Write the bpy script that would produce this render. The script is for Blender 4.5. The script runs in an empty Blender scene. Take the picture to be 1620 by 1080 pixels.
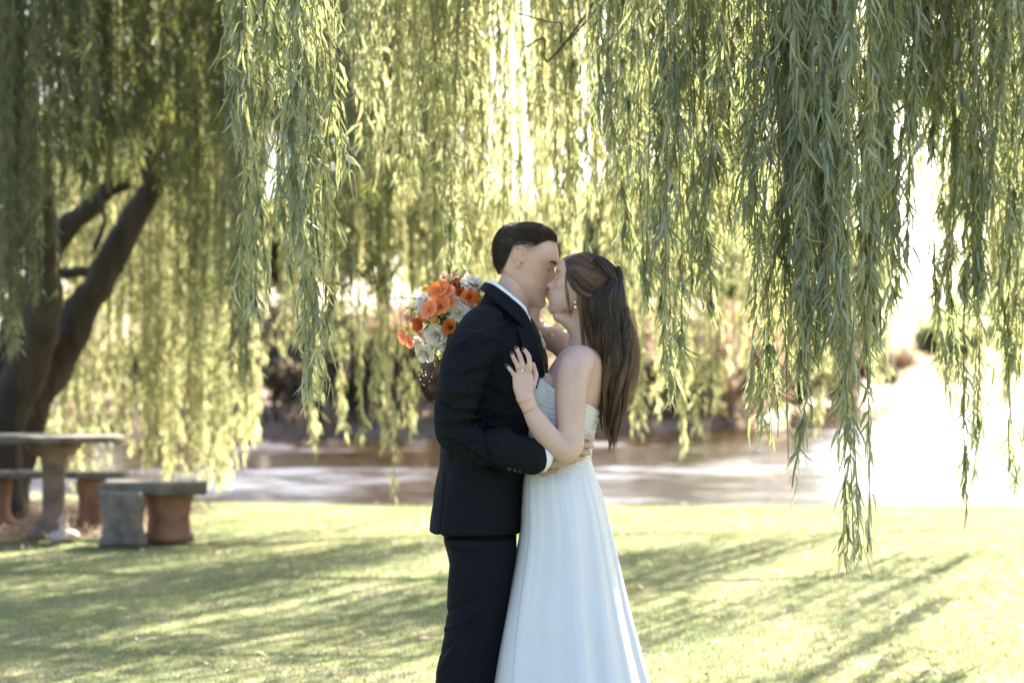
import bpy, math, random
import numpy as np
from mathutils import Vector, Matrix, noise as mnoise

# ------------------------------------------------------------------ camera, light, exposure
scene = bpy.context.scene
COL = scene.collection
F = 3150.0            # focal length in photo pixels (1620 wide)
CAMZ = 1.25
HOR = 597.0
S0 = 5.94             # distance of the couple
cam_d = bpy.data.cameras.new("camera")
cam = bpy.data.objects.new("camera", cam_d)
COL.objects.link(cam)
cam.location = (0, 0, CAMZ)
cam.rotation_euler = (math.radians(90), 0, 0)
cam_d.sensor_width = 36
cam_d.lens = 70
cam_d.shift_y = 57.0 / 1620.0
cam_d.clip_end = 5000
cam_d.dof.use_dof = True
cam_d.dof.focus_distance = S0 - 0.12
cam_d.dof.aperture_fstop = 3.0
scene.camera = cam

SUN_EL, SUN_AZ = math.radians(42), math.radians(23)
world = bpy.data.worlds.new("World")
scene.world = world
world.use_nodes = True
wn = world.node_tree
sky = wn.nodes.new('ShaderNodeTexSky')
sky.sky_type = 'NISHITA'
sky.sun_disc = False
sky.sun_elevation = SUN_EL
sky.sun_rotation = SUN_AZ
sky.dust_density = 2.5
sky.air_density = 1.0
wn.nodes['Background'].inputs['Strength'].default_value = 0.085
wn.links.new(sky.outputs[0], wn.nodes['Background'].inputs['Color'])
sd = bpy.data.lights.new("sun", 'SUN')
sd.energy = 5.0
sd.angle = math.radians(0.55)
sd.color = (1.0, 0.93, 0.80)
sun = bpy.data.objects.new("sun", sd)
COL.objects.link(sun)
sdir = Vector((math.sin(SUN_AZ) * math.cos(SUN_EL), math.cos(SUN_AZ) * math.cos(SUN_EL), math.sin(SUN_EL)))
sun.rotation_euler = sdir.to_track_quat('Z', 'Y').to_euler()
sun.location = (20, 30, 30)

scene.view_settings.view_transform = 'Standard'
scene.view_settings.look = 'None'
scene.view_settings.gamma = 1
scene.view_settings.exposure = 2.54
scene.render.engine = 'CYCLES'
cy = scene.cycles
cy.use_denoising = True
cy.max_bounces = 8
cy.diffuse_bounces = 4
cy.glossy_bounces = 3
cy.transmission_bounces = 4
cy.transparent_max_bounces = 8
cy.caustics_reflective = False
cy.caustics_refractive = False
cy.sample_clamp_indirect = 6

rng = np.random.default_rng(7)
random.seed(7)

# ------------------------------------------------------------------ helpers
def P(px, py, dy=0.0):
    """point seen at photo pixel (px, py), dy metres behind the couple's plane"""
    d = S0 + dy
    return np.array([(px - 810.0) * d / F, d, CAMZ - (py - HOR) * d / F])

def PD(px, py, d):
    return P(px, py, d - S0)

def nrm(v):
    v = np.asarray(v, float)
    return v / (np.linalg.norm(v, axis=-1, keepdims=True) + 1e-12)

def tag(o, label=None, cat=None, group=None, kind=None):
    if label: o["label"] = label
    if cat: o["category"] = cat
    if group: o["group"] = group
    if kind: o["kind"] = kind
    return o

def empty(name, loc, label=None, cat=None, group=None):
    o = bpy.data.objects.new(name, None)
    o.empty_display_size = 0.1
    o.location = loc
    COL.objects.link(o)
    return tag(o, label, cat, group)

def link(name, me, mat=None, parent=None, smooth=True):
    """link a mesh whose coordinates are world coordinates under an unrotated parent"""
    o = bpy.data.objects.new(name, me)
    if mat is not None:
        me.materials.append(mat)
    if smooth and len(me.polygons):
        me.polygons.foreach_set("use_smooth", np.ones(len(me.polygons), dtype=bool))
    COL.objects.link(o)
    if parent is not None:
        o.parent = parent
        t = Vector((0, 0, 0)); q = parent
        while q is not None:
            t += q.location; q = q.parent
        o.location = -t
    return o

def mesh_np(name, verts, quads=None, tris=None, attrs=None):
    me = bpy.data.meshes.new(name)
    v = np.ascontiguousarray(verts, dtype=np.float32)
    me.vertices.add(len(v)); me.vertices.foreach_set("co", v.ravel())
    ls, st, tot, o = [], [], [], 0
    for f, k in ((quads, 4), (tris, 3)):
        if f is None or len(f) == 0: continue
        f = np.asarray(f, dtype=np.int32)
        ls.append(f.ravel()); st.append(o + np.arange(len(f)) * k); tot.append(np.full(len(f), k)); o += f.size
    ls = np.concatenate(ls).astype(np.int32); st = np.concatenate(st).astype(np.int32); tot = np.concatenate(tot).astype(np.int32)
    me.loops.add(len(ls)); me.loops.foreach_set("vertex_index", ls)
    me.polygons.add(len(st)); me.polygons.foreach_set("loop_start", st); me.polygons.foreach_set("loop_total", tot)
    me.update(calc_edges=True)
    if attrs:
        for k, a in attrs.items():
            a = np.asarray(a, dtype=np.float32)
            if a.ndim == 1:
                at = me.attributes.new(k, 'FLOAT', 'POINT'); at.data.foreach_set("value", a)
            else:
                at = me.attributes.new(k, 'FLOAT_COLOR', 'POINT')
                c = np.ones((len(a), 4), dtype=np.float32); c[:, :3] = a
                at.data.foreach_set("color", c.ravel())
    return me

def catmull(pts, m):
    pts = np.asarray(pts, float)
    n = len(pts)
    if n < 3 or m <= 1: 
        t = np.linspace(0, n - 1, (n - 1) * m + 1)
        return np.stack([np.interp(t, np.arange(n), pts[:, k]) for k in range(pts.shape[1])], 1)
    q = np.vstack([2 * pts[0] - pts[1], pts, 2 * pts[-1] - pts[-2]])
    out = []
    for i in range(n - 1):
        p0, p1, p2, p3 = q[i], q[i + 1], q[i + 2], q[i + 3]
        for k in range(m):
            t = k / m
            out.append(0.5 * ((2 * p1) + (-p0 + p2) * t + (2 * p0 - 5 * p1 + 4 * p2 - p3) * t * t + (-p0 + 3 * p1 - 3 * p2 + p3) * t ** 3))
    out.append(pts[-1])
    return np.array(out)

class Soup:
    def __init__(s): s.v = []; s.q = []; s.t = []; s.n = 0
    def add(s, v, q=(), t=()):
        v = np.asarray(v, float)
        s.v.append(v)
        if len(q): s.q.append(np.asarray(q, int) + s.n)
        if len(t): s.t.append(np.asarray(t, int) + s.n)
        s.n += len(v)
    def rings(s, R, close=True, caps=True):
        """R: (m, n, 3) rings"""
        m, n = R.shape[:2]
        i = np.arange(m - 1)[:, None] * n
        j = np.arange(n if close else n - 1)[None]
        j2 = (j + 1) % n
        q = np.stack([i + j, i + j2, i + n + j2, i + n + j], -1).reshape(-1, 4)
        v = R.reshape(-1, 3)
        t = []
        if caps:
            c0 = len(v); v = np.vstack([v, R[0].mean(0), R[-1].mean(0)])
            k = np.arange(n); k2 = (k + 1) % n
            t = np.vstack([np.stack([np.full(n, c0), k2, k], 1), np.stack([np.full(n, c0 + 1), (m - 1) * n + k, (m - 1) * n + k2], 1)])
        s.add(v, q, t)
    def tube(s, pts, rad, n=16, m=4, ref=(0, 1, 0), caps='round'):
        pts = np.asarray(pts, float)
        rad = np.array([(r, r) if np.isscalar(r) else r for r in rad], float)
        if len(rad) == 1: rad = np.repeat(rad, len(pts), 0)
        a = catmull(np.hstack([pts, rad]), m)
        p, r = a[:, :3], np.maximum(a[:, 3:], 1e-5)
        T = nrm(np.gradient(p, axis=0))
        ref = np.asarray(ref, float)
        b1 = nrm(ref - T * (T @ ref)[:, None]); b2 = np.cross(T, b1)
        if caps == 'round':
            P0, R0, T0, B1, B2 = [], [], [], [], []
            for k in (80, 55, 28):
                kk = math.radians(k); e = min(r[0])
                P0.append(p[0] - T[0] * e * math.sin(kk)); R0.append(r[0] * math.cos(kk)); B1.append(b1[0]); B2.append(b2[0])
            for i in range(len(p)):
                P0.append(p[i]); R0.append(r[i]); B1.append(b1[i]); B2.append(b2[i])
            for k in (28, 55, 80):
                kk = math.radians(k); e = min(r[-1])
                P0.append(p[-1] + T[-1] * e * math.sin(kk)); R0.append(r[-1] * math.cos(kk)); B1.append(b1[-1]); B2.append(b2[-1])
            p, r, b1, b2 = map(np.array, (P0, R0, B1, B2))
        th = np.linspace(0, 2 * math.pi, n, endpoint=False)
        R = p[:, None] + r[:, None, 0:1] * np.cos(th)[None, :, None] * b1[:, None] + r[:, None, 1:2] * np.sin(th)[None, :, None] * b2[:, None]
        s.rings(R, caps=(caps is not None))
    def ell(s, c, ax, n=20, m=12):
        """ax: three axis vectors already scaled"""
        ax = np.asarray(ax, float)
        ph = np.linspace(-math.pi / 2 + 0.05, math.pi / 2 - 0.05, m); th = np.linspace(0, 2 * math.pi, n, endpoint=False)
        D = np.stack([np.cos(ph)[:, None] * np.cos(th), np.cos(ph)[:, None] * np.sin(th), np.sin(ph)[:, None] * np.ones(n)], -1)
        s.rings(np.asarray(c) + D @ ax)
    def ball(s, c, r): s.ell(c, np.eye(3) * r, 14, 9)
    def box(s, c, h, R=None):
        """box, half sizes h, optional rotation matrix rows"""
        c = np.asarray(c, float)
        v = np.array([[x, y, z] for z in (-1, 1) for y in (-1, 1) for x in (-1, 1)], float) * np.asarray(h)
        if R is not None: v = v @ np.asarray(R)
        s.add(v + c, [[0, 2, 3, 1], [4, 5, 7, 6], [0, 1, 5, 4], [2, 6, 7, 3], [0, 4, 6, 2], [1, 3, 7, 5]])
    def lathe(s, c, prof, n=32, sx=1.0, sy=1.0):
        """prof: (radius, z)"""
        th = np.linspace(0, 2 * math.pi, n, endpoint=False)
        R = np.array([[[r * sx * math.cos(a), r * sy * math.sin(a), z] for a in th] for r, z in prof]) + np.asarray(c)
        s.rings(R)
    def arrays(s):
        return (np.vstack(s.v), np.vstack(s.q) if s.q else None, np.vstack(s.t) if s.t else None)
    def mesh(s, name, attrs=None):
        v, q, t = s.arrays()
        return mesh_np(name, v, q, t, attrs)

def bake(me, mods):
    """evaluate modifiers on a temporary object, return new mesh"""
    o = bpy.data.objects.new("tmp", me); COL.objects.link(o)
    for typ, kw in mods:
        md = o.modifiers.new(typ, typ)
        for k, v in kw.items(): setattr(md, k, v)
    dg = bpy.context.evaluated_depsgraph_get(); dg.update()
    out = bpy.data.meshes.new_from_object(o.evaluated_get(dg))
    bpy.data.objects.remove(o); bpy.data.meshes.remove(me)
    return out

def remesh(soup, name, voxel, smooth=3, factor=0.5):
    me = soup.mesh("tmp")
    me = bake(me, [('REMESH', dict(mode='VOXEL', voxel_size=voxel)), ('SMOOTH', dict(factor=factor, iterations=smooth))])
    me.name = name
    return me

def co_of(me):
    a = np.empty(len(me.vertices) * 3, np.float32); me.vertices.foreach_get("co", a); return a.reshape(-1, 3).astype(float)
def no_of(me):
    a = np.empty(len(me.vertices) * 3, np.float32); me.vertices.foreach_get("normal", a); return a.reshape(-1, 3).astype(float)
def set_co(me, v):
    me.vertices.foreach_set("co", np.ascontiguousarray(v, np.float32).ravel()); me.update()
def set_col(me, name, c):
    at = me.attributes.new(name, 'FLOAT_COLOR', 'POINT')
    a = np.ones((len(me.vertices), 4), np.float32); a[:, :3] = c; at.data.foreach_set("color", a.ravel())

def sstep(x, a, b):
    t = np.clip((x - a) / (b - a), 0, 1); return t * t * (3 - 2 * t)

def vnoise(v, scale, seed=0.0):
    """cheap smooth noise from sums of sines with warping"""
    p = v * scale + seed
    x, y, z = p[..., 0], p[..., 1], p[..., 2]
    return (np.sin(x * 1.7 + 1.3 * np.sin(y * 1.1 + z)) + np.sin(y * 2.1 + 1.7 * np.sin(z * 1.3 + x * .7)) + np.sin(z * 1.9 + 1.1 * np.sin(x * 1.5 - y))) / 3

# ------------------------------------------------------------------ materials
def mat(name, col=(.5, .5, .5), rough=.6, **kw):
    m = bpy.data.materials.new(name); m.use_nodes = True
    b = m.node_tree.nodes['Principled BSDF']
    b.inputs['Base Color'].default_value = (*col, 1); b.inputs['Roughness'].default_value = rough
    for k, v in kw.items(): b.inputs[k].default_value = v
    return m

def N(m, typ, **kw):
    n = m.node_tree.nodes.new(typ)
    for k, v in kw.items(): setattr(n, k, v)
    return n
def L(m, a, b): m.node_tree.links.new(a, b)

def noisy(m, c1, c2, scale=8, detail=6, rough=.6, bump=0.0, bscale=None, bdist=0.01, stretch=(1, 1, 1), c3=None):
    """base colour varies between two or three real colours of the surface, plus bump"""
    b = m.node_tree.nodes['Principled BSDF']
    tc = N(m, 'ShaderNodeTexCoord'); mp = N(m, 'ShaderNodeMapping'); mp.inputs['Scale'].default_value = stretch
    L(m, tc.outputs['Object'], mp.inputs['Vector'])
    nz = N(m, 'ShaderNodeTexNoise'); nz.inputs['Scale'].default_value = scale; nz.inputs['Detail'].default_value = detail; nz.inputs['Roughness'].default_value = rough
    L(m, mp.outputs[0], nz.inputs['Vector'])
    cr = N(m, 'ShaderNodeValToRGB')
    e = cr.color_ramp.elements
    e[0].position = .3; e[0].color = (*c1, 1); e[1].position = .7; e[1].color = (*c2, 1)
    if c3 is not None:
        x = e.new(.5); x.color = (*c3, 1)
    L(m, nz.outputs[0], cr.inputs[0]); L(m, cr.outputs[0], b.inputs['Base Color'])
    if bump:
        n2 = N(m, 'ShaderNodeTexNoise'); n2.inputs['Scale'].default_value = bscale or scale * 3; n2.inputs['Detail'].default_value = 8
        L(m, mp.outputs[0], n2.inputs['Vector'])
        bp = N(m, 'ShaderNodeBump'); bp.inputs['Strength'].default_value = bump; bp.inputs['Distance'].default_value = bdist
        L(m, n2.outputs[0], bp.inputs['Height']); L(m, bp.outputs[0], b.inputs['Normal'])
    return m

def leaf_mat(name, dark, mid, yellow, back, trans, tf=.5, rough=.5):
    """two-sided leaf: attribute 'tone' picks the leaf's own colour, light passes through"""
    m = mat(name, mid, rough)
    b = m.node_tree.nodes['Principled BSDF']; out = m.node_tree.nodes['Material Output']
    b.inputs['Specular IOR Level'].default_value = .55
    at = N(m, 'ShaderNodeAttribute'); at.attribute_name = 'tone'
    cr = N(m, 'ShaderNodeValToRGB'); e = cr.color_ramp.elements
    e[0].position = 0; e[0].color = (*dark, 1); e[1].position = 1; e[1].color = (*yellow, 1)
    x = e.new(.55); x.color = (*mid, 1)
    L(m, at.outputs['Fac'], cr.inputs[0])
    geo = N(m, 'ShaderNodeNewGeometry')
    mx = N(m, 'ShaderNodeMix', data_type='RGBA'); L(m, geo.outputs['Backfacing'], mx.inputs[0]); L(m, cr.outputs[0], mx.inputs[6]); mx.inputs[7].default_value = (*back, 1)
    L(m, mx.outputs[2], b.inputs['Base Color'])
    tr = N(m, 'ShaderNodeBsdfTranslucent')
    cr2 = N(m, 'ShaderNodeValToRGB'); e = cr2.color_ramp.elements
    e[0].position = 0; e[0].color = (trans[0] * .75, trans[1] * .85, trans[2], 1); e[1].position = 1; e[1].color = (trans[0] * 1.25, trans[1] * 1.08, trans[2] * 1.1, 1)
    L(m, at.outputs['Fac'], cr2.inputs[0]); L(m, cr2.outputs[0], tr.inputs[0])
    ms = N(m, 'ShaderNodeMixShader'); ms.inputs[0].default_value = tf
    L(m, b.outputs[0], ms.inputs[1]); L(m, tr.outputs[0], ms.inputs[2]); L(m, ms.outputs[0], out.inputs[0])
    return m

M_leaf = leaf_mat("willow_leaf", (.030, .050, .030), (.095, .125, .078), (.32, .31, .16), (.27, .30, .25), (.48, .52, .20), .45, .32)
M_leafy = leaf_mat("willow_leaf_backlit", (.06, .085, .045), (.16, .185, .09), (.36, .34, .18), (.22, .24, .17), (.58, .61, .28), .6, .40)  # brighter, yellower copy of the willow leaf: glow of the backlight put into its colour
M_leafshade = leaf_mat("willow_leaf_shaded", (.032, .048, .028), (.075, .095, .055), (.16, .16, .06), (.09, .115, .08), (.30, .33, .09), .35, .45)  # darker willow leaf copy: shade on the crown's near side put into its colour
M_leafdark = leaf_mat("bank_tree_leaf", (.04, .055, .02), (.07, .085, .03), (.15, .13, .05), (.08, .10, .05), (.34, .33, .13), .45, .6)
M_leafbrown = leaf_mat("bank_shrub_leaf", (.11, .075, .045), (.24, .17, .105), (.42, .33, .20), (.26, .19, .13), (.44, .32, .19), .4, .7)
M_bark = noisy(mat("willow_bark", rough=.9), (.016, .012, .009), (.065, .047, .032), 6, 8, bump=1.0, bscale=14, bdist=.03, stretch=(1, 1, .25))
M_twig = mat("willow_twig", (.17, .13, .05), .6)
M_twigb = mat("brown_twig", (.16, .11, .08), .8)
# ------------------------------------------------------------------ setting: ground, pond
WZ = -0.30
def near_shore(x): return np.interp(x, [-300, -30, -8, -4.6, -3.2, -1.5, 0, 3, 8, 30, 300], [60, 34, 23.5, 21.3, 19.9, 19.3, 19.5, 19.3, 19.2, 20, 40])
def far_shore(x): return np.interp(x, [-300, -60, -20, -7, 0, 4, 7.5, 12, 22, 50, 100, 300], [70, 52, 49, 50, 52, 56, 64, 92, 160, 300, 520, 900])
def axis(segs):
    out = []
    for a, b, n in segs: out += list(np.linspace(a, b, n, endpoint=False))
    return np.array(out + [segs[-1][1]])
gx = axis([(-1500, -100, 10), (-100, -20, 24), (-20, -8, 30), (-8, 8, 120), (8, 30, 40), (30, 120, 30), (120, 1500, 14)])
gy = axis([(-60, 4, 10), (4, 18.6, 110), (18.6, 24, 70), (24, 44, 24), (44, 110, 90), (110, 560, 90), (560, 3000, 20)])
X, Y = np.meshgrid(gx, gy)
ns = near_shore(X) + .05 * np.sin(X * 3.1) + .04 * np.sin(X * 7.3 + 1); fs = far_shore(X) + .5 * np.sin(X * .9) + .25 * np.sin(X * 2.3)
din = Y - ns; dfar = fs - Y
near = -1.0 * sstep(din, -0.05, 1.6)
und = .02 * np.sin(X * .8 + 1) * np.sin(Y * .55) + .012 * np.sin(X * 2.3) * np.cos(Y * 1.9)
Z = np.where(din < 1.6, near + und * (din < 0), -1.0)
farz = -1.0 + 1.15 * sstep(-dfar, -1.0, 1.0) + .25 * sstep(-dfar, 1, 8)
Z = np.where(dfar < 1.2, farz + .3 * sstep(-dfar, 2, 40) + .12 * np.sin(X * .35) * np.sin(Y * .4), Z)
V_ = np.stack([X, Y, Z], -1).reshape(-1, 3)
ny, nx = X.shape
ii = (np.arange(ny - 1)[:, None] * nx + np.arange(nx - 1)[None]).ravel()
qd = np.stack([ii, ii + 1, ii + nx + 1, ii + nx], 1)

M_lawn = mat("lawn_turf", rough=.9)
def _lawn():
    m = M_lawn; b = m.node_tree.nodes['Principled BSDF']; b.inputs['Specular IOR Level'].default_value = .2
    tc = N(m, 'ShaderNodeTexCoord')
    def nz(scale, det=6, st=(1, 1, 1)):
        mp = N(m, 'ShaderNodeMapping'); mp.inputs['Scale'].default_value = st; L(m, tc.outputs['Object'], mp.inputs[0])
        n = N(m, 'ShaderNodeTexNoise'); n.inputs['Scale'].default_value = scale; n.inputs['Detail'].default_value = det; n.inputs['Roughness'].default_value = .65
        L(m, mp.outputs[0], n.inputs[0]); return n
    cr = N(m, 'ShaderNodeValToRGB'); e = cr.color_ramp.elements
    e[0].position = .32; e[0].color = (.115, .16, .06, 1); e[1].position = .70; e[1].color = (.33, .30, .185, 1)
    x = e.new(.5); x.color = (.195, .205, .10, 1)
    L(m, nz(1.6).outputs[0], cr.inputs[0])
    cr2 = N(m, 'ShaderNodeValToRGB'); e = cr2.color_ramp.elements
    e[0].position = .38; e[0].color = (.6, .62, .6, 1); e[1].position = .62; e[1].color = (1.1, 1.08, 1.05, 1)
    L(m, nz(55, 4, (1, .6, 1)).outputs[0], cr2.inputs[0])
    mx = N(m, 'ShaderNodeMix', data_type='RGBA', blend_type='MULTIPLY'); mx.inputs[0].default_value = .8
    L(m, cr.outputs[0], mx.inputs[6]); L(m, cr2.outputs[0], mx.inputs[7])
    # bare soil on the banks and under the willow
    sp = N(m, 'ShaderNodeAttribute'); sp.attribute_name = 'soil'
    nn = nz(5); ad = N(m, 'ShaderNodeMath', operation='ADD'); L(m, sp.outputs['Fac'], ad.inputs[0]); L(m, nn.outputs[0], ad.inputs[1])
    st = N(m, 'ShaderNodeMapRange'); st.inputs[1].default_value = .85; st.inputs[2].default_value = 1.15; L(m, ad.outputs[0], st.inputs[0])
    so = N(m, 'ShaderNodeValToRGB'); e = so.color_ramp.elements; e[0].color = (.09, .06, .04, 1); e[1].color = (.30, .21, .15, 1); e[0].position = .35; e[1].position = .65
    L(m, nz(14, 8).outputs[0], so.inputs[0])
    mm = N(m, 'ShaderNodeMix', data_type='RGBA'); L(m, st.outputs[0], mm.inputs[0]); L(m, mx.outputs[2], mm.inputs[6]); L(m, so.outputs[0], mm.inputs[7])
    L(m, mm.outputs[2], b.inputs['Base Color'])
    bp = N(m, 'ShaderNodeBump'); bp.inputs['Strength'].default_value = .6; bp.inputs['Distance'].default_value = .03
    L(m, nz(40, 8).outputs[0], bp.inputs['Height']); L(m, bp.outputs[0], b.inputs['Normal'])
_lawn()
ellip = np.sqrt(((X + 4.9) / 2.2) ** 2 + ((Y - 17.2) / 2.5) ** 2)
soil = np.clip(.75 * (1 - sstep(ellip, .75, 1.1)) + .9 * sstep(din, .35, .9) + .45 * (dfar < 3), 0, 1)
ground = link("ground", mesh_np("ground", V_, qd, attrs={'soil': soil.ravel()}), M_lawn)
tag(ground, kind='structure')

M_water = mat("pond_water", (.030, .017, .008), .04)
def _water():
    m = M_water; b = m.node_tree.nodes['Principled BSDF']; b.inputs['IOR'].default_value = 1.33; b.inputs['Specular IOR Level'].default_value = .5
    tc = N(m, 'ShaderNodeTexCoord'); mp = N(m, 'ShaderNodeMapping'); mp.inputs['Scale'].default_value = (.5, 1.0, 1); mp.inputs['Rotation'].default_value = (0, 0, .15)
    L(m, tc.outputs['Object'], mp.inputs[0])
    n1 = N(m, 'ShaderNodeTexNoise'); n1.inputs['Scale'].default_value = 3.5; n1.inputs['Detail'].default_value = 6; n1.inputs['Roughness'].default_value = .6; n1.inputs['Distortion'].default_value = .4
    L(m, mp.outputs[0], n1.inputs[0])
    bp = N(m, 'ShaderNodeBump'); bp.inputs['Strength'].default_value = 1; bp.inputs['Distance'].default_value = .02
    L(m, n1.outputs[0], bp.inputs['Height']); L(m, bp.outputs[0], b.inputs['Normal'])
_water()
wx = axis([(-1500, -60, 6), (-60, -12, 60), (-12, 16, 200), (16, 60, 80), (60, 1500, 8)]); wy = axis([(18.9, 60, 400), (60, 120, 160), (120, 400, 60), (400, 3000, 8)])
XX, YY = np.meshgrid(wx, wy); ZZ = np.zeros_like(XX)
for _ in range(60):      # wind ripples, mostly running across the pond
    lam = rng.uniform(.45, 2.8); a = rng.normal(math.pi / 2, .55); kx, ky = 2 * math.pi / lam * math.cos(a), 2 * math.pi / lam * math.sin(a)
    ZZ += .0042 * lam ** .8 * np.sin(kx * XX + ky * YY + rng.uniform(0, 6.28))
gust = .25 + .80 * sstep(vnoise(np.stack([XX, YY * 1.6, 0 * XX], -1), .16, 2.0), -.5, .6)
ZZ *= gust * (1 - sstep(YY, 60, 130)) * (1 - sstep(np.abs(XX), 16, 55))
nw_ = len(wx); qi = (np.arange(len(wy) - 1)[:, None] * nw_ + np.arange(nw_ - 1)[None]).ravel()
pond = link("water", mesh_np("water", np.stack([XX, YY, ZZ + WZ], -1).reshape(-1, 3), np.stack([qi, qi + 1, qi + nw_ + 1, qi + nw_], 1)), M_water)
tag(pond, kind='structure')

# grass blades over the part of the lawn near enough to show them, and fallen leaves
def blades(n, ymin, ymax, hmin, hmax, w):
    y = ymin + (ymax - ymin) * rng.random(n) ** .8
    x = (rng.random(n) * 2 - 1) * (y * .29)
    k = y < near_shore(x) + .1
    e = np.sqrt(((x + 4.9) / 2.2) ** 2 + ((y - 17.2) / 2.5) ** 2); k &= e > .95
    x, y = x[k], y[k]; n = len(x)
    z = .02 * np.sin(x * .8 + 1) * np.sin(y * .55) + .012 * np.sin(x * 2.3) * np.cos(y * 1.9)
    z = z * (y < near_shore(x)) - .012
    h = rng.uniform(hmin, hmax, n); a = rng.uniform(0, 2 * math.pi, n); ln = rng.uniform(.1, .9, n); b = rng.uniform(0, 2 * math.pi, n)
    base = np.stack([x, y, z], 1); wv = np.stack([np.cos(a), np.sin(a), 0 * a], 1) * w[0]; lean = np.stack([np.cos(b), np.sin(b), 0 * b], 1) * (ln * h)[:, None]
    up = np.stack([0 * h, 0 * h, h], 1)
    v = np.stack([base - wv, base + wv, base + up * .6 + lean * .4 + wv * .7, base + up * .6 + lean * .4 - wv * .7, base + up * .95 + lean + wv * .1, base + up * .95 + lean - wv * .1], 1).reshape(-1, 3)
    i = np.arange(n)[:, None] * 6
    q = np.concatenate([i + [0, 1, 2, 3], i + [3, 2, 4, 5]])
    pat = np.clip(.5 + .45 * vnoise(np.stack([x, y, 0 * x], 1), 1.1, 3.0) + rng.normal(0, .2, n), 0, 1)
    return mesh_np("grass", v, q, attrs={'tone': np.repeat(pat, 6)})
M_grass = leaf_mat("grass_blade", (.10, .14, .055), (.215, .23, .11), (.38, .345, .21), (.17, .20, .08), (.34, .38, .12), .35, .6)
g = link("grass", blades(190000, 7.4, 19.6, .015, .04, (.003,)), M_grass); tag(g, kind='stuff')

def scatter_leaves(name, pos, L0, w, m, flat=.25, tone=None):
    n = len(pos); a = rng.uniform(0, 2 * math.pi, n); tlt = rng.normal(0, flat, n)
    d = nrm(np.stack([np.cos(a), np.sin(a), tlt], 1)); s = nrm(np.cross(d, np.array([0, 0, 1.]) + rng.normal(0, flat, (n, 3))))
    Ls = (L0 * rng.uniform(.6, 1.2, n))[:, None]; ws = (w * rng.uniform(.7, 1.3, n))[:, None]
    up = np.array([0, 0, 1.]) * .12 * Ls
    v = np.stack([pos - s * ws * .2, pos + s * ws * .2, pos + d * Ls * .5 + s * ws + up, pos + d * Ls * .5 - s * ws + up, pos + d * Ls + s * ws * .1, pos + d * Ls - s * ws * .1], 1).reshape(-1, 3)
    i = np.arange(n)[:, None] * 6
    t = rng.random(n) if tone is None else tone
    return mesh_np(name, v, np.concatenate([i + [0, 1, 2, 3], i + [3, 2, 4, 5]]), attrs={'tone': np.repeat(t, 6)})
M_fallen = leaf_mat("fallen_leaf", (.16, .08, .04), (.42, .28, .14), (.50, .40, .26), (.4, .3, .2), (.5, .34, .12), .2, .7)
n = 900; y = 8 + 11.2 * rng.random(n); x = (rng.random(n) * 2 - 1) * y * .28
fp = np.stack([x, y, .028 + .02 * rng.random(n)], 1)
n = 5200; r = 1.15 * np.sqrt(rng.random(n)); a = rng.uniform(0, 2 * math.pi, n)
fp2 = np.stack([-4.9 + 2.1 * r * np.cos(a), 17.2 + 2.4 * r * np.sin(a), .015 + .05 * rng.random(n)], 1)
fl = link("fallen_leaves", scatter_leaves("fallen_leaves", np.vstack([fp, fp2]), .06, .009, M_fallen), M_fallen); tag(fl, kind='stuff')

# ------------------------------------------------------------------ willows
def strand_path(p0, length, sway, out=None, n=None):
    """hanging twig from p0 downwards, arching from direction `out` first"""
    n = n or max(5, int(length / .12))
    t = np.linspace(0, 1, n); z = -length * t
    ph = rng.uniform(0, 6.28, 4); am = sway * rng.uniform(.4, 1, 4) * length ** .5
    x = am[0] * np.sin(2.2 * t + ph[0]) * t + am[1] * .35 * np.sin(7 * t + ph[1]) * t
    y = am[2] * np.sin(2.0 * t + ph[2]) * t + am[3] * .35 * np.sin(6 * t + ph[3]) * t
    x = x - x[-1] * t ** 2 * .85; y = y - y[-1] * t ** 2 * .85
    p = np.stack([x, y, z], 1)
    if out is not None: p += np.asarray(out)[None] * (1 - np.exp(-t * length * 2.2))[:, None]
    return p + np.asarray(p0)

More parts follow.
